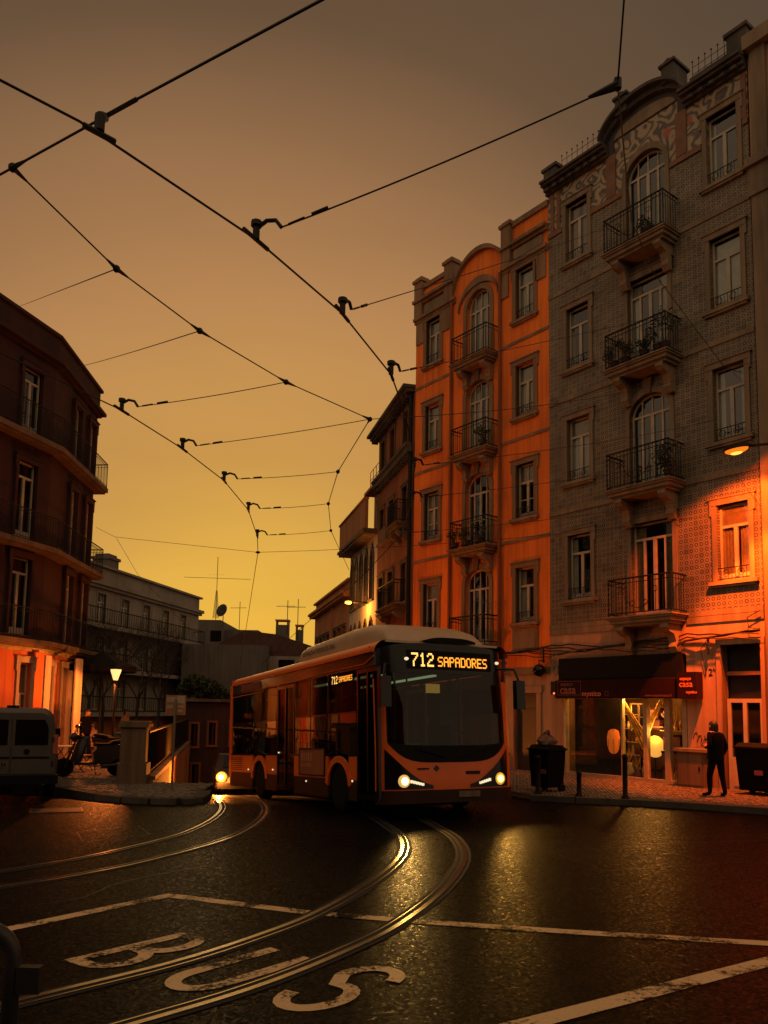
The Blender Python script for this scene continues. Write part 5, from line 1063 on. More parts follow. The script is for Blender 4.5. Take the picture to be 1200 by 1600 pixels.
for s_, lab in ((-1, None), (1, None)):
    d = part('rear_door', MB().box(min(s_*.015, s_*.78), max(s_*.015, s_*.78), -.02, -.002, .55, 1.74), M['van'], vn)
    part('window', MB().prism([(s_*.07, 1.14), (s_*.70, 1.14), (s_*.70, 1.50), (s_*.62, 1.66), (s_*.07, 1.66)], -.03, -.021), M['gloss_black'], d)
    part('hinge', MB().box(min(s_*.78, s_*.82), max(s_*.78, s_*.82), -.03, -.005, .7, .8).box(min(s_*.78, s_*.82), max(s_*.78, s_*.82), -.03, -.005, 1.2, 1.3), M['steel_dark'], d)
    part('tail_light', MB().box(min(s_*.80, s_*.90), max(s_*.80, s_*.90), -.015, .06, .95, 1.35), M['awn_red'], vn)
    part('wing_mirror', MB().box(min(s_*.9, s_*1.1), max(s_*.9, s_*1.1), 2.9, 3.0, 1.2, 1.4), M['rubber'], vn)
part('handle_recess', MB().lathe([(.06, -.032), (.06, -.021)], (.3, 0, 1.0), 14, 'y'), M['rubber'], vn); part('trim', MB().box(.03, .74, -.03, -.021, .86, .90).box(-.75, -.02, -.03, -.021, .86, .90), M['rubber'], vn)
pt = part('number_plate', MB().box(-.46, -.04, -.034, -.021, .68, .80), M['stone_dark'], vn)
mb = MB()
for k in range(7): mb.box(-.43+.054*k, -.40+.054*k, -.036, -.0345, .705, .775)
part('plate_mark', mb, M['black'], pt)
part('bumper', MB().box(-.93, .93, -.10, .2, .34, .52), M['rubber'], vn); part('roof_aerial', MB().box(-.12, .12, .5, .62, VH-.005, VH+.05), M['rubber'], vn)
for x in (-.82, .82):
    for y in (.75, 3.3): wheel(vn, (x, y, .31), .31, .2, 'x', M['steel_dark'])
# ------------------------------------------------------------------ street furniture on the right pavement and kerb rail
gr = thing('pedestrian_guard_rail', 'dark tubular pedestrian rail in the bottom left corner', 'guard rail', (0, 0, 0)); g0 = aty(20, 1500, 3.6)
top = aty(0, 1452, 3.6).z; x1 = g0.x
part('hoop', MB().tube([(x1, 3.6, 0), (x1, 3.6, top-.12)] + [(x1-.12+.12*math.cos(R(a)), 3.6, top-.12+.12*math.sin(R(a))) for a in range(10, 91, 16)] + [(x1-.6, 3.55, top), (x1-1.4, 3.4, top)], .034, 12), M['steel_dark'], gr, True)
part('bracket', MB().box(x1+.03, x1+.13, 3.57, 3.62, top-.26, top-.15), M['steel_dark'], gr); part('lower_rail', MB().tube([(x1, 3.6, .4), (x1-1.4, 3.4, .4)], .02), M['steel_dark'], gr)
for px, py, top_, lab in ((841, 1240, 1180, 'dark bollard beside the bus and rubbish bin'), (905, 1244, 1204, 'short dark bollard in front of the dark shop window'), (977, 1248, 1178, 'tall dark bollard in front of the lit shop window')):
    p = onz(px, py, .125); h = aty(px, top_, p.y).z-.125; t = thing('bollard', lab, 'bollard', (p.x, p.y, .125), 0, 'bollards along the kerb'); part('post', MB().lathe([(.075, 0), (.075, .05), (.055, .08), (.055, h-.1), (.062, h-.09), (.062, h-.03), (.03, h), (.002, h)], n=12), M['iron'], t, True); part('base_ring', MB().lathe([(.1, 0), (.1, .02), (.08, .03)], n=12), M['iron'], t)
def bin_(px, py, lab, wd, h, bag=False):
    p = onz(px, py, .125); t = thing('rubbish_bin', lab, 'bin', (p.x, p.y, .125), FR.rz)
    mb = MB(); a, c = wd*.42, wd*.5; v = [(-a, -a, .12), (a, -a, .12), (a, a, .12), (-a, a, .12), (-c, -c, h), (c, -c, h), (c, c, h), (-c, c, h)]
    mb.add(v, [(0, 3, 2, 1), (4, 5, 6, 7), (0, 1, 5, 4), (1, 2, 6, 5), (2, 3, 7, 6), (3, 0, 4, 7)]); part('body', mb, M['coat_dark'], t)
    part('lid', MB().box(-c-.03, c+.03, -c-.03, c+.03, h, h+.04).prism([(-c, h+.04), (-c*.6, h+.12), (c*.6, h+.12), (c, h+.04)], -c, c, 'x'), M['rubber'], t); part('handle', MB().tube([(-c*.7, c+.06, h), (c*.7, c+.06, h)], .02, 6), M['rubber'], t)
    for s_ in (-1, 1): part('wheel', MB().lathe([(.1, -.03), (.1, .03)], (s_*a, a*.8, .1), 14, 'x'), M['rubber'], t)
    part('sticker', MB().box(c*.2, c*.7, -c-.004, -c*.93, h*.45, h*.55), M['sign_print'], t)
    if bag:
        b_ = thing('rubbish_bag', 'pale crumpled rubbish bag on top of the bin beside the bus', 'bag', (p.x, p.y, .125+h+.12), FR.rz); rnd = random.Random(4)
        me = MB().lathe([(.02, 0), (.26, .02), (.30, .12), (.2, .24), (.06, .32), (.09, .37), (.02, .38)], n=14); me.v = [(x*.85*(1+rnd.uniform(-.24, .24)), y*.85*(1+rnd.uniform(-.24, .24)), z*.8*(1+rnd.uniform(-.2, .2))) for x, y, z in me.v]; part('sack', me, M['stone_dark'], b_)
bin_(855, 1237, 'dark rubbish bin with a bag on it between bus and shop', .62, .98, True); bin_(1188, 1243, 'large dark bin at the right border in front of the door', .78, 1.10)
cb = thing('utility_cabinet', 'grey utility cabinet with pale cap left of the standing person', 'cabinet', fw(1.86, -.30, .125), FR.rz)
part('body', MB().box(-.38, .38, -.2, .2, 0, .92), M['stone_dark'], cb); part('cap', MB().box(-.45, .45, -.26, .24, .92, 1.0), M['stone'], cb); part('door', MB().box(-.34, .34, -.215, -.2, .08, .86), M['stone_dark'], cb); part('lock', MB().box(.24, .28, -.225, -.215, .45, .55), M['iron'], cb)
mtb = thing('meter_box', 'small wall box with red light left of the shop awning', 'box', fw(-2.98, -.08, 2.75), FR.rz); part('case', MB().box(-.08, .08, -.08, .08, -.2, .2), M['iron'], mtb); part('indicator', MB().ball((.06, -.09, -.17), .03, 8, 5), emit('red_led', (1, .12, .05), 2.5), mtb)
pt_ = thing('street_name_plate', 'small pale plate on the wall beside the shop awning', 'plate', fw(-2.98, -.02, 3.3), FR.rz); part('plate', MB().box(-.1, .1, -.01, .01, -.12, .14), M['stone'], pt_)
wl_ = thing('wall_lantern', 'round unlit wall lantern under the cable bundle by the bus', 'lantern', fw(-3.45, -.25, 3.3), FR.rz); part('globe', MB().ball((0, 0, 0), .2, 14, 8), M['gloss_black'], wl_, True); part('arm', MB().tube([(0, .25, .3), (0, 0, .32), (0, 0, .18)], .02, 6), M['iron'], wl_)
# cable bundle along the facades
def cable(pts, r_, lab, group=None, parent=None):
    if parent: return part('cable', MB().tube(pts, r_, 5), M['wire'], parent)
    o = put('cable', MB().tube(pts, r_, 5).mesh('cable', M['wire']), None, (0, 0, 0), 0, lab, 'cable', group); return o
cbn = thing('cable_bundle', 'sagging bundle of black cables strung along the facade above the shop', 'cables', FR.o, FR.rz)
for k in range(5):
    rnd = random.Random(k); pts = [(x, -.10-.03*k+rnd.uniform(-.01, .01), 4.0-.05*k+.07*math.sin(x*1.7+k)+rnd.uniform(-.03, .03)+(.12 if x > 1.4 else 0)) for x in lin(-5.0, 3.6, 26)]
    cable(pts, .022-.002*k, '', parent=cbn)
for x in (-3.4, 2.2): cable([(x, -.1, 4.0), (x+.05, -.16, 3.75), (x+.02, -.12, 3.55)], .03, '', parent=cbn); cable([(x, -.1, 3.98), (x-.25, -.05, 3.7), (x-.1, -.05, 3.1)], .008, '', parent=cbn)
cable([(3.5, -.1, 4.15), (3.3, -.1, 4.2), (3.28, -.1, 4.45), (3.6, -.1, 4.6)], .012, '', parent=cbn)
# ------------------------------------------------------------------ street lamps
M['sodium'] = emit('sodium_glow', (1, .20, .008), 1.1); M['sodium_core'] = emit('sodium_tube', (1, .55, .08), 1.6)
sl = FR.hit(1152, 703, 1.6)
st_ = thing('street_lamp', 'glowing orange street lamp on an arm over the tiled facade', 'street lamp', sl, FR.rz)
part('arm', MB().tube([(.1, 0, .06), (.8, .3, .02), (1.5, 1.3, -.15)], .035, 8), M['iron'], st_)
part('housing', MB().grid(lambda u, v: (.36*math.sin(v)*math.cos(u), .17*math.sin(v)*math.sin(u), .02+.14*math.cos(v)), lin(0, 2*math.pi, 18), lin(.02, 1.57, 6)), M['iron'], st_, True)
part('lens', MB().grid(lambda u, v: (-.02+.29*math.sin(v)*math.cos(u), .135*math.sin(v)*math.sin(u), .015-.10*math.cos(v)), lin(0, 2*math.pi, 18), lin(.02, 1.57, 6)), M['sodium'], st_, True); part('bulb', MB().grid(lambda u, v: (-.02+.17*math.sin(v)*math.cos(u), .09*math.sin(v)*math.sin(u), -.04-.07*math.cos(v)), lin(0, 2*math.pi, 14), lin(.02, 1.57, 5)), M['sodium_core'], st_, True)
lamp_light('street_lamp_light', tuple(sl+Vector((0, 0, -.16))), 260, (1, .115, .007), .12, 165, tuple(sl + FR.x*1.2 - FR.n*1.3 + Vector((0, 0, -2.6))), .25)
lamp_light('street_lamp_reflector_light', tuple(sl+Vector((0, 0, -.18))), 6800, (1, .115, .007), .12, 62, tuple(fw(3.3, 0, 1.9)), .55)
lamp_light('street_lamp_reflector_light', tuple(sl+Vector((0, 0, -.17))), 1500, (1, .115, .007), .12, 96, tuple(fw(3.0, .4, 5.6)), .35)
q_ = FQ.o + FQ.x*-8.2 + FQ.n*2.0; l3 = aty(544, 941, 38.); lm = thing('far_street_lamp', 'lit twin arm street lamp far down the street above the bus', 'street lamp', tuple(l3))
arm_t = Vector((FQ.o + FQ.x*-6.3)); arm_t.z = l3.z
part('arm', MB().tube([(.25, 0, 0), (1.4, .1, -.02), (2.6, .2, .0)], .05, 6).tube([(1.4, .1, -.02), (1.4, .1, -6)], .06, 6), M['iron'], lm)
part('lens', MB().ball((0, 0, 0), .17, 12, 6, .5), M['sodium_core'], lm, True); part('housing', MB().lathe([(.24, .05), (.2, .12), (.05, .17)], n=12), M['iron'], lm, True); part('unlit_head', MB().ball((2.7, .2, 0), .16, 10, 6, .5), M['iron'], lm, True)
lamp_light('far_street_lamp_light', tuple(l3+Vector((.1, -.2, -.25))), 260, (1, .34, .05), .12)
# ------------------------------------------------------------------ balcony plants
def plant(x, y, z, lab, r_=.25, n=160, trail=False, pot=True):
    rnd = random.Random(int(x*100)+int(z*10)); t = thing('potted_plant', lab, 'plant', fw(x, y, z), FR.rz, 'plants on the balconies')
    part('pot', MB().lathe([(.10, 0), (.14, .22), (.155, .22), (.155, .26), (.02, .26)], n=12), M['roof'], t); mb = MB(); st_ = MB()
    for k in range(4): a = rnd.uniform(0, 6.28); c = (r_*.7*math.cos(a), r_*.5*math.sin(a), .3+r_*rnd.uniform(.4, 1.7)); st_.tube([(0, 0, .25), c], .008, 4); leaves(mb, c, r_*.6, n//4, .05, rnd)
    part('stem', st_, M['bark'], t); part('foliage', mb, M['leaf'], t)
for i, (x, r_) in enumerate(((-.25, .34), (.12, .26), (.75, .22), (1.2, .36), (1.42, .42))): plant(x, -.55, 11.95, ['leafy plant at the left end of the second highest tiled balcony', 'plant second from the left on the crowded tiled balcony', 'small plant in the middle of the crowded tiled balcony', 'tall plant right of the middle on the crowded tiled balcony', 'tall trailing plant at the right end of the crowded tiled balcony'][i], r_)
plant(1.42, -.5, 8.35, 'dark bushy plant at the right end of the balcony below the crowded one', .36, 500)
plant(.85, -.5, 15.53, 'low plant on the topmost tiled balcony', .22)
for i, (x, z) in enumerate(((-7.2, 7.67), (-6.6, 7.67), (-6.0, 7.67), (-5.8, 11.09))): plant(x, -.45, z, ['plant hanging at the left end of the plant filled orange balcony', 'plant in the middle of the plant filled orange balcony', 'plant at the right of the plant filled orange balcony', 'single plant on the orange balcony above the plant filled one'][i], .26, 200)
# ------------------------------------------------------------------ overhead tram wires
ZC = 5.7
def wire(pts, r_, lab, cat='wire', name='tram_wire', group='overhead tram wires'):
    t = thing(name, lab, cat, (0, 0, 0), 0, group); part('cable', MB().tube(pts, r_*.88, 5), M['wire'], t); return t
def sag(a, b_, s_=.05, n=10): return [a.lerp(b_, i/n) - Vector((0, 0, s_*4*(i/n)*(1-i/n))) for i in range(n+1)]
cm = [onz(*p, z=ZC) for p in ((0, 125), (125, 190), (400, 374), (535, 490), (611, 585), (623, 618), (634, 652), (643, 693), (647, 730), (645, 780), (627, 835))]
ext = [cm[0]+(cm[0]-cm[1])*6] + cm
mw = wire(ext + [Vector((-.6, 20, 5.3)), Vector((-2.6, 26, 4.7)), Vector((-5.2, 34, 3.8))], .0105, 'thick contact wire over the main track from the top left toward the orange building')
cl = [onz(*p, z=ZC) for p in ((150, 622), (190, 641), (285, 701), (350, 751), (388, 797), (402, 838))]
lw = wire([cl[0]+(cl[0]-cl[1])*8] + cl + [aty(403, 863, 18.6), aty(388, 960, 24), aty(375, 1040, 31)], .0095, 'contact wire over the left track curving down toward the rooftops')
bbp = [(20, 262), (182, 420), (312, 517), (447, 597), (578, 655), (528, 737), (513, 787), (517, 829)]; bb = [onz(*p, z=ZC+.25) for p in bbp]
bw = wire(bb + [aty(545, 890, 22)], .008, 'backbone wire zigzagging between the span wires in mid sky')
c0, c1, c2 = onz(503, 0, z=ZC+.35), onz(190, 168, z=ZC+.3), bb[0]
cw_ = wire([c0+(c0-c1)*1.5, c0, c1, c2, c2+(c2-c1)*1.2], .0105, 'heavy cross wire running from the top centre to the node at left')
def clamp(mb, p, t, l_, r_):
    t = t.normalized(); mb.tube([p-t*l_, p-t*l_*.3, p, p+t*l_*.3, p+t*l_], r_, 6); return mb
def ear(parent, p, t, toward, s_=1.):                       # splice plate, insulator knob and curved pull-off arm
    t = t.normalized(); sd_ = (toward-p).normalized(); up = Vector((0, 0, 1))
    part('splice_plate', MB().tube([p-t*.16*s_, p+t*.16*s_], .018*s_, 6), M['wire'], parent)
    part('insulator', MB().tube([p, p+up*.05*s_, p+up*.11*s_], .028*s_, 8).tube([p+up*.11*s_, p+up*.15*s_], .045*s_, 8), M['wire'], parent)
    e = p+sd_*.22*s_+up*.01
    part('pull_off_arm', MB().tube([p+up*.09*s_, p+sd_*.09*s_+up*.12*s_, p+sd_*.17*s_+up*.09*s_, e], .017*s_, 6), M['wire'], parent); return e
def span(p, t, q, lab, s_=1., r_=.006, sg=.03):
    w_ = wire([p, p], .001, lab); bpy.data.objects.remove(w_.children[0]); e = ear(w_, p, t, q, s_)
    pts = sag(e, q, sg); part('cable', MB().tube(pts, r_*.92, 5), M['wire'], w_); d = (q-e).normalized()
    part('turnbuckle', MB().tube([e+d*.06*s_, e+d*.20*s_], .010*s_, 6), M['wire'], w_); part('strain_insulator', MB().tube([e+d*.26*s_, e+d*.30*s_, e+d*.36*s_, e+d*.40*s_], .015*s_, 6), M['wire'], w_)
    return w_
part('strain_clamp', clamp(MB(), c1, c1-c2, .14, .016), M['wire'], cw_); pX = onz(155, 205, z=ZC+.02); part('hanger', MB().tube([onz(130, 195, z=ZC), onz(180, 222, z=ZC)], .02, 6).tube([pX, pX+Vector((0, 0, .1)), c1.lerp(c2, .15)], .035, 8), M['wire'], mw)
for q, nm in ((bb[0], 0), (bb[1], 1), (bb[2], 2), (bb[3], 3), (bb[4], 4), (bb[5], 5), (bb[6], 6), (bb[7], 7)):
    part('node_clamp', MB().ball(tuple(q), .035, 8, 5).tube([q, q+((bb[nm-1] if nm else c1)-q).normalized()*.16], .022, 6, True, .008).tube([q, q+((bb[nm+1] if nm < 7 else bb[6])-q).normalized()*.16], .022, 6, True, .008), M['wire'], bw)
N2 = onz(965, 133, z=6.6); hook = FR.hit(1130, 571)
nw = wire([onz(975, 0, z=6.9)+Vector((-.05, -1.2, .3)), onz(975, 0, z=6.9), N2, aty(978, 270, N2.y+2.6), aty(987, 345, N2.y+4.6), aty(1020, 424, N2.y+8), aty(1080, 505, N2.y+11.5), hook], .0085, 'sagging wire from the top edge down across the tiled facade'); part('node_clamp', MB().tube([N2, N2+(cm[2]-N2).normalized()*.22], .035, 6, True, .012).tube([N2-Vector((0, 0, .03)), N2+Vector((0, 0, .05))], .03, 6), M['wire'], nw)
span(cm[2], cm[2]-cm[3], N2, 'span wire from the main contact wire up to the node beside the tiled pediment', 1.0, .0075)
span(cm[3], cm[3]-cm[4], FR.hit(945, 357, .8), 'span wire ending at the topmost tiled balcony')
span(cm[4], cm[4]-cm[5], FR.hit(1048, 489, .8), 'span wire crossing the orange facade to the crowded tiled balcony')
w_ = wire(sag(bb[4], FR.hit(1128, 573, .1), .25) + [FR.hit(1215, 562, .1)], .0065, 'span wire from the backbone across both facades above the lowest arch')
span(cm[8], cm[8]-cm[9], FR.hit(1122, 655, .1), 'span wire crossing the tiled facade level with the third floor', 1., .006, .1)
span(cm[9], cm[9]-cm[10], FR.hit(1131, 707, .3), 'span wire ending beside the glowing street lamp', 1., .006, .1)
span(cm[10], cm[10]-cm[9], FR.hit(1165, 767, .1), 'span wire ending below the glowing street lamp', 1., .006, .1)
w_ = wire(sag(aty(403, 863, 18.6), FR.hit(1193, 794, .1), .2), .006, 'lowest span wire crossing sky and both facades'); w_ = wire(sag(FR.hit(1131, 715, .2), FR.hit(1194, 797, .1), .02), .005, 'short slanting wire under the glowing street lamp')
w_ = wire([aty(403, 863, 18.6), aty(180, 839, 21), aty(150, 824, 22)], .006, 'wire from the left track node to the corner building balcony'); part('node_clamp', MB().ball(tuple(aty(403, 863, 18.6)), .06, 8, 5, .5), M['wire'], w_)
wire([aty(182, 841, 21), aty(215, 897, 24), aty(320, 1010, 34)], .006, 'thin wire falling in front of the pale apartment block')
wire([bb[1], FL.hit(40, 475, .2), FL.hit(-30, 500, .2)], .0065, 'upper span wire anchored on the roof of the corner building'); wire(sag(bb[2], FL.hit(85, 581, .2), .05), .0065, 'lower span wire anchored on the corner building')
for i, (a, lab) in enumerate(((1, 'first span wire over the left track nearest the corner building'), (2, 'second span wire over the left track'), (3, 'third span wire over the left track'), (4, 'fourth span wire over the left track'), (5, 'fifth and farthest span wire over the left track'))):
    span(cl[a], cl[a]-cl[min(a+1, 5)] if a < 5 else cl[4]-cl[5], bb[a+2], lab, 1.0, .006, .02)
# ------------------------------------------------------------------ the bus
bd = Vector((-.45331, .88966, -.05492)); bxv = Vector((.89101, .45399, 0)); bup = bxv.cross(bd)
HW, BL = 1.47, 9.25
bus = thing('city_bus', 'orange and black low floor city bus with lit headlights and destination display', 'bus'); mw_ = Matrix((bxv, bd, bup)).transposed().to_4x4(); mw_.translation = Vector((0, 14.2, 0.09)) + bxv*(HW+.02); bus.matrix_world = mw_
M['bus_orange'] = surf('bus_orange_paint', (.80, .135, .012), (.70, .115, .010), .32, 1.5, spec=.5)
M['bus_dark'] = surf('bus_skirt', (.038, .013, .008), (.026, .010, .006), .55, 3, spec=.2)
M['bus_white'] = surf('bus_pod_paint', (.54, .37, .23), (.44, .30, .18), .35, 1.5)
M['led'] = emit('amber_led', (1, .36, .03), 1.5); M['led_w'] = emit('bright_led', (1, .55, .12), 1.6)
M['headlight'] = emit('headlight_glass', (1, .80, .42), 6.); M['headlight_y'] = emit('yellow_headlight_glass', (1, .62, .12), 6.); M['drl'] = emit('daylight_strip', (1, .85, .55), .8)
M['marker'] = emit('marker_lamp', (1, .8, .5), .9); M['ceil'] = emit('saloon_tube', (.80, 1, .55), .55)
M['dim_glass'] = glassmat('dimmed_reflection_glass', (.07, .065, .05), -.10, rough=.04, wav=.1)  # darkened glass added to dim the reflections in upper panes and doors
FWh, RWh, AR = 1.88, 6.75, .50
def arc_yz(c, r_, a0, a1, n=14): return [(c+r_*math.cos(R(a0+(a1-a0)*i/n)), .46+r_*math.sin(R(a0+(a1-a0)*i/n))) for i in range(n+1)]
def lower(y0, y1, z0, z1, wheels):                   # lower side panel polygon with wheel arches cut out
    p = [(y0, z0)]
    for c in wheels:
        h = z0-.46; half = math.sqrt(max(.0, AR**2-h*h)); a = math.degrees(math.atan2(h, half)); p += [(q[0], q[1]) for q in arc_yz(c, AR, 180-a, a)]
    return p + [(y1, z0), (y1, z1), (y0, z1)]
for sx in (-1, 1):
    xo, xi = sx*HW, sx*(HW-.05)
    segs = [(1.02, 4.30, [FWh]), (5.46, BL, [RWh])] if sx < 0 else [(.25, BL, [FWh, RWh])]
    for y0, y1, wh_ in segs:
        # orange above, dark skirt below, both following the arches
        mb = MB(); ys_ = [y0]
        for c in wh_: ys_ += [c-AR, c+AR]
        ys_.append(y1)
        for k in range(0, len(ys_), 2): mb.box(min(xo, xi), max(xo, xi), ys_[k], ys_[k+1], .64, 1.08)
        for c in wh_:
            a_ = arc_yz(c, AR, 175, 5); b2 = arc_yz(c, AR+.13, 172, 8)
            for k in range(len(a_)-1): mb.prism([a_[k], a_[k+1], b2[k+1], b2[k]], sx*(HW+.012), sx*(HW-.04), 'x')
        part('side_panel', mb, M['bus_orange'], bus)
        mb = MB()
        for k in range(0, len(ys_), 2): mb.box(min(xo, xi), max(xo, xi), ys_[k]+.002, ys_[k+1]-.002, .26, .636)
        part('skirt', mb, M['bus_dark'], bus)
        mb = MB()
        for c in wh_: mb.tube([(sx*(HW+.016), q[0], q[1]) for q in [(c-.62, 1.1)] + arc_yz(c, AR+.24, 112, 68) + [(c+.62, 1.1)]], .016, 5)
        for k in range(0, len(ys_), 2): mb.box(min(sx*(HW+.01), sx*(HW-.03)), max(sx*(HW+.01), sx*(HW-.03)), ys_[k], ys_[k+1], 1.082, 1.125)
        part('belt_moulding', mb, M['gloss_black'], bus)
    pil = [1.02, 2.42, 3.34, 4.28, 5.46, 7.2, 9.12] if sx < 0 else [.4, 2.0, 3.6, 5.2, 6.8, 8.2, 9.12]
    part('window_pillar', (lambda m_: [m_.box(min(sx*(HW-.012), sx*(HW-.06)), max(sx*(HW-.012), sx*(HW-.06)), y-.035, y+.035, 1.126, 2.72) for y in pil] and m_)(MB()), M['gloss_black'], bus)
    rng = [(1.05, 2.39), (2.45, 3.31), (3.37, 4.25), (5.49, 7.17), (7.23, 9.09)] if sx < 0 else [(.43, 1.97), (2.03, 3.57), (3.63, 5.17), (5.23, 6.77), (6.83, 8.17), (8.23, 9.09)]
    for y0, y1 in rng:
        sw = part('side_window', MB().add([(sx*(HW-.005), y0, 1.126), (sx*(HW-.005), y1, 1.126), (sx*(HW-.005), y1, 1.90), (sx*(HW-.005), y0, 1.90)], [(0, 1, 2, 3)]), M['bus_glass'], bus)
        part('hopper_pane', MB().add([(sx*(HW-.005), y0, 1.93), (sx*(HW-.005), y1, 1.93), (sx*(HW-.005), y1, 2.70), (sx*(HW-.005), y0, 2.70)], [(0, 1, 2, 3)]), M['dim_glass'], sw); part('hopper_bar', MB().box(min(sx*(HW+.004), sx*(HW-.03)), max(sx*(HW+.004), sx*(HW-.03)), y0, y1, 1.90, 1.93), M['gloss_black'], sw)
    part('cantrail', MB().box(min(sx*HW, sx*(HW-.06)), max(sx*HW, sx*(HW-.06)), .3, BL, 2.72, 2.98), M['gloss_black'], bus)
    mb = MB().grid(lambda u, v: (sx*(HW+.012-.24*(1-math.cos(v))), u, 2.98+.22*math.sin(v)), [.22, 1, 3, 5, 7, BL-.05], lin(0, math.pi/2, 6)); part('roof_cove', mb, M['bus_orange'], bus, True)
    mb = MB().tube([(sx*(HW+.02), y, 2.99) for y in (.3, 2, 4, 6, BL)], .018, 5).tube([(sx*(HW+.02), y, z) for y, z in ((.25, 2.90), (.6, 2.78), (2.4, 2.78), (4.2, 2.74), (6.4, 2.74), (6.5, 2.66), (BL, 2.66))], .012, 5); part('gutter', mb, M['bus_orange'], bus)
part('roof', MB().box(-HW+.22, HW-.22, .25, BL-.05, 3.17, 3.215), M['bus_white'], bus); part('rear_wall', MB().box(-HW+.03, HW-.03, BL-.06, BL+.12, .3, 3.15).box(-HW-.01, -HW+.14, BL-.13, BL+.1, .5, 3.0), M['bus_orange'], bus)
part('floor', MB().box(-HW+.06, HW-.06, .2, BL-.06, .3, .36), M['black'], bus); part('ceiling', MB().box(-HW+.08, HW-.08, .4, BL-.06, 2.74, 2.78), M['interior'], bus)
for x in (-.6, .6): part('ceiling_light', MB().box(x-.05, x+.05, 1.6, 5.2, 2.70, 2.735), M['ceil'], bus)
vt = MB()
for i in range(7): vt.box(-HW-.012, -HW+.0, 8.15, 9.15, .70+i*.05, .72+i*.05)
part('engine_grille', vt, M['bus_dark'], bus)
def door(y0, y1, nm):
    d = part(nm, MB().box(-HW+.0, -HW+.05, y0, y0+.05, .34, 2.70).box(-HW+.0, -HW+.05, y1-.05, y1, .34, 2.70).box(-HW-.004, -HW+.05, (y0+y1)/2-.03, (y0+y1)/2+.03, .34, 2.70).box(-HW, -HW+.05, y0+.05, y1-.05, .30, .42).box(-HW, -HW+.05, y0+.05, y1-.05, 2.62, 2.70), M['gloss_black'], bus)
    for a, c in ((y0+.05, (y0+y1)/2-.03), ((y0+y1)/2+.03, y1-.05)): part('door_glass', MB().add([(-HW+.02, a, .42), (-HW+.02, c, .42), (-HW+.02, c, 2.62), (-HW+.02, a, 2.62)], [(0, 1, 2, 3)]), M['dim_glass'], d); part('door_handle', MB().tube([(-HW+.08, (a+c)/2, .9), (-HW+.08, (a+c)/2, 1.9)], .015, 6), M['shop_frame'], d)
door(.10, 1.0, 'front_door'); door(4.32, 5.44, 'middle_door')
# front
def fy(x, z):
    q = abs(x)/HW; return .02 + .10*q**2 + .24*max(0, q-.72)**2/.0784*.55 + .10*max(0, z-1.0)**1.2*.5 + (.04*max(0, .6-z))
def fpatch(x0, x1, lo, hi, off, nx=28, nz=8):
    mb = MB(); us = lin(x0, x1, nx)
    mb.grid(lambda u, v: (u, fy(u, lo(u)+(hi(u)-lo(u))*v)-off, lo(u)+(hi(u)-lo(u))*v), us, lin(0, 1, nz)); return mb
smile = lambda x: .965+.36*(abs(x)/1.27)**5 if abs(x) < 1.27 else 1.325
part('front_panel', fpatch(-HW, HW, lambda x: .47, lambda x: smile(x)+.02, .0), M['bus_orange'], bus, True)
for sx in (-1, 1): part('corner_pillar', fpatch(sx*1.28, sx*HW, lambda x: 1.2, lambda x: 2.5, .004, 5), M['bus_orange'], bus, True)
part('bumper', fpatch(-HW, HW, lambda x: .24, lambda x: .475, .03), M['bus_dark'], bus, True)
ws = part('windscreen', fpatch(-1.31, 1.31, smile, lambda x: 2.62, .0, 30, 10), M['screen_glass'], bus, True)
part('windscreen_mask', fpatch(-1.28, 1.28, smile, lambda x: 1.27+.06*(abs(x)/1.26)**4 if abs(x) < 1.26 else smile(x)+.004, .006), M['black'], ws, True)
part('front_header', fpatch(-HW, HW, lambda x: 2.60-.12*max(0, abs(x)/HW-.84)/.16, lambda x: 3.17-.16*(abs(x)/HW)**4, .008), M['gloss_black'], bus, True)
part('header_top', MB().grid(lambda u, v: (u, fy(u, 3.17-.16*(abs(u)/HW)**4)*(1-v)+.5*v-.008*(1-v), (3.17-.16*(abs(u)/HW)**4)*(1-v)+(3.20-.10*(abs(u)/HW)**4)*v), lin(-HW, HW, 24), lin(0, 1, 3)), M['gloss_black'], bus, True)
part('roof_spoiler', MB().grid(lambda u, v: (u, .12+.35*v, 3.235+.06*(1-abs((u-.1)/.55)**3)*(1-.4*v)), lin(-.45, .65, 14), lin(0, 1, 3)).grid(lambda u, v: (u, .12, 3.19+.045*v+.06*(1-abs((u-.1)/.55)**3)*v), lin(-.45, .65, 14), [0, 1]), M['black'], bus)
FONT = {'7': '11111 00001 00010 00100 01000 01000 01000', '1': '00100 01100 00100 00100 00100 00100 01110', '2': '01110 10001 00001 00110 01000 10000 11111', 'S': '01111 10000 10000 01110 00001 00001 11110', 'A': '01110 10001 10001 11111 10001 10001 10001', 'P': '11110 10001 10001 11110 10000 10000 10000', 'D': '11110 10001 10001 10001 10001 10001 11110', 'O': '01110 10001 10001 10001 10001 10001 01110', 'R': '11110 10001 10001 11110 10100 10010 10001', 'E': '11111 10000 10000 11110 10000 10000 11111'}
def led(txt, x, z, cw, ch, place, gap=1.2):
    mb = MB(); px = cw/5; pz = ch/7
    for c in txt:
        for r_, row in enumerate(FONT[c].split()):
            for k, bit in enumerate(row):
                if bit == '1': a, b_ = x+(k+.5)*px, z+ch-(r_+.5)*pz; mb.add([place(a+dx*px*.56, b_+dz*pz*.5) for dx, dz in ((-1, -1), (1, -1), (1, 1), (-1, 1))], [(0, 1, 2, 3)])
        x += cw*gap
    return mb
dp = part('destination_display', fpatch(-.86, 1.02, lambda x: 2.68, lambda x: 3.03, .014), M['black'], bus, True)
plc = lambda a, b_: (a, fy(a, b_)-.022, b_)
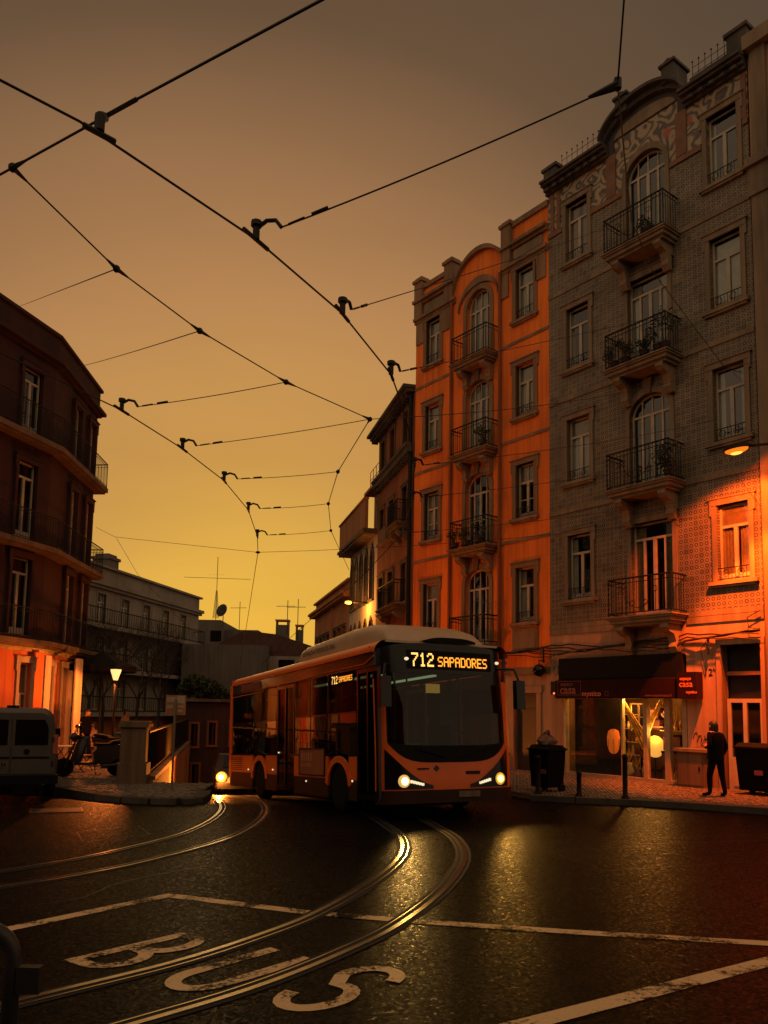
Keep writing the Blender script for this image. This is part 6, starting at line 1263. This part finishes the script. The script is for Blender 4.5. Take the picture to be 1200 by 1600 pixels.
part('route_number', led('712', -.76, 2.725, .135, .255, plc), M['led_w'], dp); part('destination_text', led('SAPADORES', -.21, 2.735, .108, .185, plc, 1.18), M['led'], dp)
sdp = part('side_display', MB().box(-HW-.012, -HW-.004, 1.12, 2.2, 2.48, 2.70), M['black'], bus); ps_ = lambda a, b_: (-HW-.018, 2.16-a, b_)
part('route_number', led('712', 0, 2.51, .085, .155, ps_), M['led_w'], sdp); part('destination_text', led('SAPADORES', .35, 2.53, .062, .105, ps_, 1.16), M['led'], sdp)
part('rear_side_board', MB().box(-HW-.02, -HW-.001, 6.7, 8.3, 2.76, 2.94), M['sign_print'], bus)
ap = part('side_poster', MB().box(-HW-.014, -HW-.001, 2.56, 3.92, .70, 1.22), M['brick_red'], bus); mb = MB()
for k in range(5): mb.box(-HW-.017, -HW-.0145, 3.82-.13*k-.08, 3.82-.13*k, .98, 1.15)
for k in range(6): mb.box(-HW-.017, -HW-.0145, 3.82-.1*k-.06, 3.82-.1*k, .86, .93)
part('poster_mark', mb, M['terracotta'], ap); part('poster_frame', MB().box(-HW-.022, -HW-.001, 2.52, 3.96, 1.22, 1.25).box(-HW-.022, -HW-.001, 2.52, 3.96, .67, .70).box(-HW-.022, -HW-.001, 2.52, 2.56, .70, 1.22).box(-HW-.022, -HW-.001, 3.92, 3.96, .70, 1.22), M['bus_dark'], ap)
for y, z in ((3.55, .55), (5.7, .75), (7.6, .72), (1.2, .62), (5.3, 1.15)): part('side_marker', MB().ball((-HW-.006, y, z), .02, 8, 5), M['marker'], bus)
for x in (-.86, 1.18): part('marker_lamp', MB().ball((x, fy(x, 2.86)-.01, 2.86), .045, 10, 6, .7), M['marker'], bus, True)
for sx in (-1, 1):
    hl = part('headlight_pod', MB().grid(lambda u, v: (sx*u, fy(u, .5)-.012-.001, .50+(.62*((u-.40)/.9)**1.5+.06)*v), lin(.40, 1.33, 12), lin(0, 1, 4)), M['gloss_black'], bus, True)
    lx = sx*.98 if sx < 0 else 1.10; part('headlight', MB().lathe([(.002, -.05), (.045, -.045), (.068, -.01), (.07, .02)], (lx, fy(lx, .62)-.02, .64), 16, 'y'), M['headlight' if sx < 0 else 'headlight_y'], bus, True)
    part('glow_ring', MB().lathe([(.07, -.012), (.11, .0), (.125, .03), (.12, .05)], (lx, fy(lx, .62)-.02, .64), 18, 'y'), emit('lamp_glow_ring', (1, .62, .16) if sx < 0 else (1, .52, .06), .6), bus, True)  # emissive ring added around the headlight, stands in for its glare
    mb = MB()
    for k in range(5): a = .60+.055*k; mb.box(min(sx*a, sx*(a+.042)), max(sx*a, sx*(a+.042)), fy(a, .55)-.035, fy(a, .55)-.01, .555+.012*k, .60+.014*k)
    part('daylight_strip', mb, M['drl'], bus)
    p0 = mw_ @ Vector((lx, fy(lx, .64)-.12, .64)); p1 = mw_ @ Vector((lx*1.0, -9., -.55)); lamp_light('headlight_beam', tuple(p0), 125 if sx < 0 else 210, (1, .54, .12) if sx < 0 else (1, .48, .08), .09, 80, tuple(p1), .7)
    part('mirror', MB().tube([(sx*1.2, .2, 2.75), (sx*1.42, -.06, 2.72), (sx*1.47, -.12, 2.5)], .025, 6).box(min(sx*1.36, sx*1.56), max(sx*1.36, sx*1.56), -.2, -.08, 1.95, 2.5), M['gloss_black'], bus)
    part('wiper', MB().tube([(sx*.15, fy(.15, 1.05)-.03, 1.06), (sx*.75, fy(.75, 1.25)-.03, 1.22)], .012, 5), M['black'], bus)
pt = part('number_plate', MB().box(.12, .58, fy(.35, .38)-.06, fy(.35, .38)-.028, .33, .44), M['stone_dark'], bus)
part('emblem', MB().prism([(-.33, .80), (-.27, .86), (-.33, .92), (-.39, .86)], fy(.33, .86)-.012, fy(.33, .86)-.002), M['gloss_black'], bus)
part('badge', MB().box(.30, .62, fy(.46, .77)-.01, fy(.46, .77)-.001, .74, .80).box(-.72, -.48, fy(.6, .86)-.012, fy(.6, .86)-.001, .84, .87), M['bus_dark'], bus)
def podw(z): return 1.08-.30*max(0, (z-3.2)/.55)**2
prof = [(.45, 3.22), (.52, 3.36), (.7, 3.52), (1.05, 3.64), (1.6, 3.72), (2.4, 3.74), (3.6, 3.70), (4.8, 3.66), (4.98, 3.60), (5.06, 3.5), (5.1, 3.22)]
mb = MB().grid(lambda u, v: ((lambda P, th: (math.copysign(abs(math.cos(th))**.35, math.cos(th))*1.08, P[0], 3.2+(P[1]-3.2)*abs(math.sin(th))**.45))(prof[u], v)), list(range(len(prof))), lin(0.0, math.pi, 22)); pod = part('gas_tank_pod', mb, M['bus_white'], bus, True)
o = put('lettering', text_mesh('EU FAÇO-A TODOS OS DIAS', .145, M['bus_dark'], .001), pod, (-1.105, 4.75, 3.36)); o.rotation_euler = (R(90), 0, R(-90))
part('roof_unit', MB().box(-.8, .8, 5.5, 7.2, 3.215, 3.28), M['bus_white'], bus)
for sx in (-1, 1):
    for y in (FWh, RWh): wheel(bus, (sx*(HW-.17), y, .46), .46, .27, 'x', M['steel_dark'])
part('wheel_well', MB().box(-HW+.32, HW-.32, FWh-.55, FWh+.55, .1, .3).box(-HW+.32, HW-.32, RWh-.55, RWh+.55, .1, .3).box(-HW+.1, HW-.1, 2.5, 6.1, .2, .29), M['black'], bus)
# saloon: dashboard, wheel, cab screen, poles, seats
part('dashboard', MB().prism([(.18, .95), (.18, 1.18), (.45, 1.28), (.75, 1.22), (.75, .4), (.2, .4)], -1.05, 1.1, 'x'), M['black'], bus)
part('steering_wheel', MB().tube([(.62+.22*math.cos(R(a)), .75+.10*math.sin(R(a)), 1.38+.19*math.sin(R(a))) for a in range(0, 361, 20)], .016, 6).tube([(.62, .75, 1.2), (.62, .75, 1.38)], .025, 6), M['rubber'], bus)
part('cab_screen', MB().box(-.1, -.06, .8, 1.6, .9, 2.3).box(-.1, 1.1, 1.6, 1.64, .9, 2.4), M['bus_glass'], bus); part('driver_seat', MB().box(.4, .85, 1.0, 1.45, .85, .95).box(.4, .85, 1.4, 1.5, .95, 1.7), M['rubber'], bus)
M['pole'] = surf('yellow_green_pole', (.45, .50, .16), (.38, .42, .13), .4, 3)
for x, y in ((-.42, .95), (-.3, 1.7), (.3, 2.8), (-.4, 4.1), (-.4, 5.6), (.4, 4.6)): part('grab_pole', MB().tube([(x, y, .36), (x, y, 2.74)], .018, 6), M['pole'], bus)
part('cab_display', MB().box(-.15, .12, .6, .68, 2.28, 2.45), emit('cab_display_glow', (1, .55, .12), .45), bus); part('ticket_machine', MB().box(-.62, -.3, .65, .85, 1.15, 1.32), M['shop_frame'], bus)
for y in (2.6, 3.4, 4.2, 5.8, 6.6, 7.4, 8.2):
    for x in (-.85, .85):
        if x < 0 and 4.0 < y < 5.6: continue
        s_ = part('seat', MB().box(x-.4, x+.4, y, y+.42, .75, .84).prism([(y+.38, .84), (y+.46, 1.42), (y+.52, 1.42), (y+.46, .80)], x-.4, x+.4, 'x'), M['coat_dark'], bus)
# ------------------------------------------------------------------ car following behind the bus
cy_, cx_ = 27.2, aty(346, 1215, 27.2).x + .68
car = thing('following_car', 'small dark car behind the bus with one blazing headlight in view', 'car', (cx_, cy_, road_z(cx_, cy_)), R(14)); car.rotation_euler = (R(-4), 0, R(14))
cp = [(0, .25), (-.02, .55), (.06, .72), (.95, .88), (1.55, 1.38), (2.9, 1.42), (3.55, 1.0), (3.75, .9), (3.78, .3)]
mb = MB(); n = len(cp); xs_ = [(-.82, .0), (-.84, 0), (.84, 0), (.82, 0)]
mb.grid(lambda u, v: (u*(.84 if cp[v][1] < .95 else .66), cp[v][0]+.10*abs(u)**3*(1 if v < 4 else -1 if v > 6 else 0), cp[v][1]), [-1, -.96, -.6, 0, .6, .96, 1], list(range(n)))
for sx in (-1, 1): mb.add([(sx*(.84 if z < .95 else .66), y+.10*(1 if k < 4 else -1 if k > 6 else 0), z) for k, (y, z) in enumerate(cp)], [tuple(range(n))])
part('body', mb, M['scooter'], car, True); part('windscreen', MB().add([(-.58, 1.0, .93), (.58, 1.0, .93), (.52, 1.5, 1.35), (-.52, 1.5, 1.35)], [(0, 1, 2, 3)]), M['gloss_black'], car)
part('bumper', MB().box(-.8, .8, -.06, .1, .22, .42), M['rubber'], car)
for sx in (-1, 1):
    part('headlight', MB().ball((sx*.66, -.02, .60), .075, 12, 8, .8), emit('car_headlight', (1, .75, .35), 8.), car, True); part('glow_ring', MB().lathe([(.07, -.05), (.15, -.03), (.19, .03), (.18, .08)], (sx*.66, .0, .60), 18, 'y'), emit('amber_glow_ring', (1, .40, .04), 1.3), car, True)  # wide amber ring added around each bulb in place of flare glow
    for y in (.7, 3.0): wheel(car, (sx*.76, y, .29), .29, .18, 'x', M['steel_dark'])
pc = Vector((cx_-.66, cy_-.02, road_z(cx_, cy_)+.60))
lamp_light('car_headlight_beam', (pc.x-.02, pc.y-.18, pc.z), 2200, (1, .24, .025), .08)

# ------------------------------------------------------------------ houses across the street behind the viewer: they only show as dark roof lines mirrored in the windows
for i, (x0, x1, h, lab) in enumerate(((-34, -16, 13.5, 'tall dark house across the street mirrored in the arched balcony door'), (-16, -3, 10.5, 'lower dark house across the street mirrored in the windows'), (-3, 12, 12.5, 'dark house across the street behind the viewer, right of the lower one'), (12, 30, 11, 'rightmost dark house across the street behind the viewer'))):
    t = thing('opposite_house', lab, 'building', (0, -13-(i % 2)*1.5, 0), 0, 'houses across the street')
    part('wall', MB().box(x0, x1-.05, -8, 0, -.2, h), M['brick_red'], t); part('roof', MB().prism([(-8.3, h), (-4, h+2), (.3, h), (.3, h-.15), (-8.3, h-.15)], x0-.02, x1-.07, 'x'), M['roof'], t)
    for k in range(int((x1-x0)/2.6)):
        for z in (1.2, 4.4, 7.6): cpart('opw', 'window', lambda: MB().box(-.5, .5, -.02, .06, 0, 1.7).box(-.62, .62, .0, .09, -.12, -.002), M['stone_dark'], t, (x0+1.4+k*2.6, 0, z))
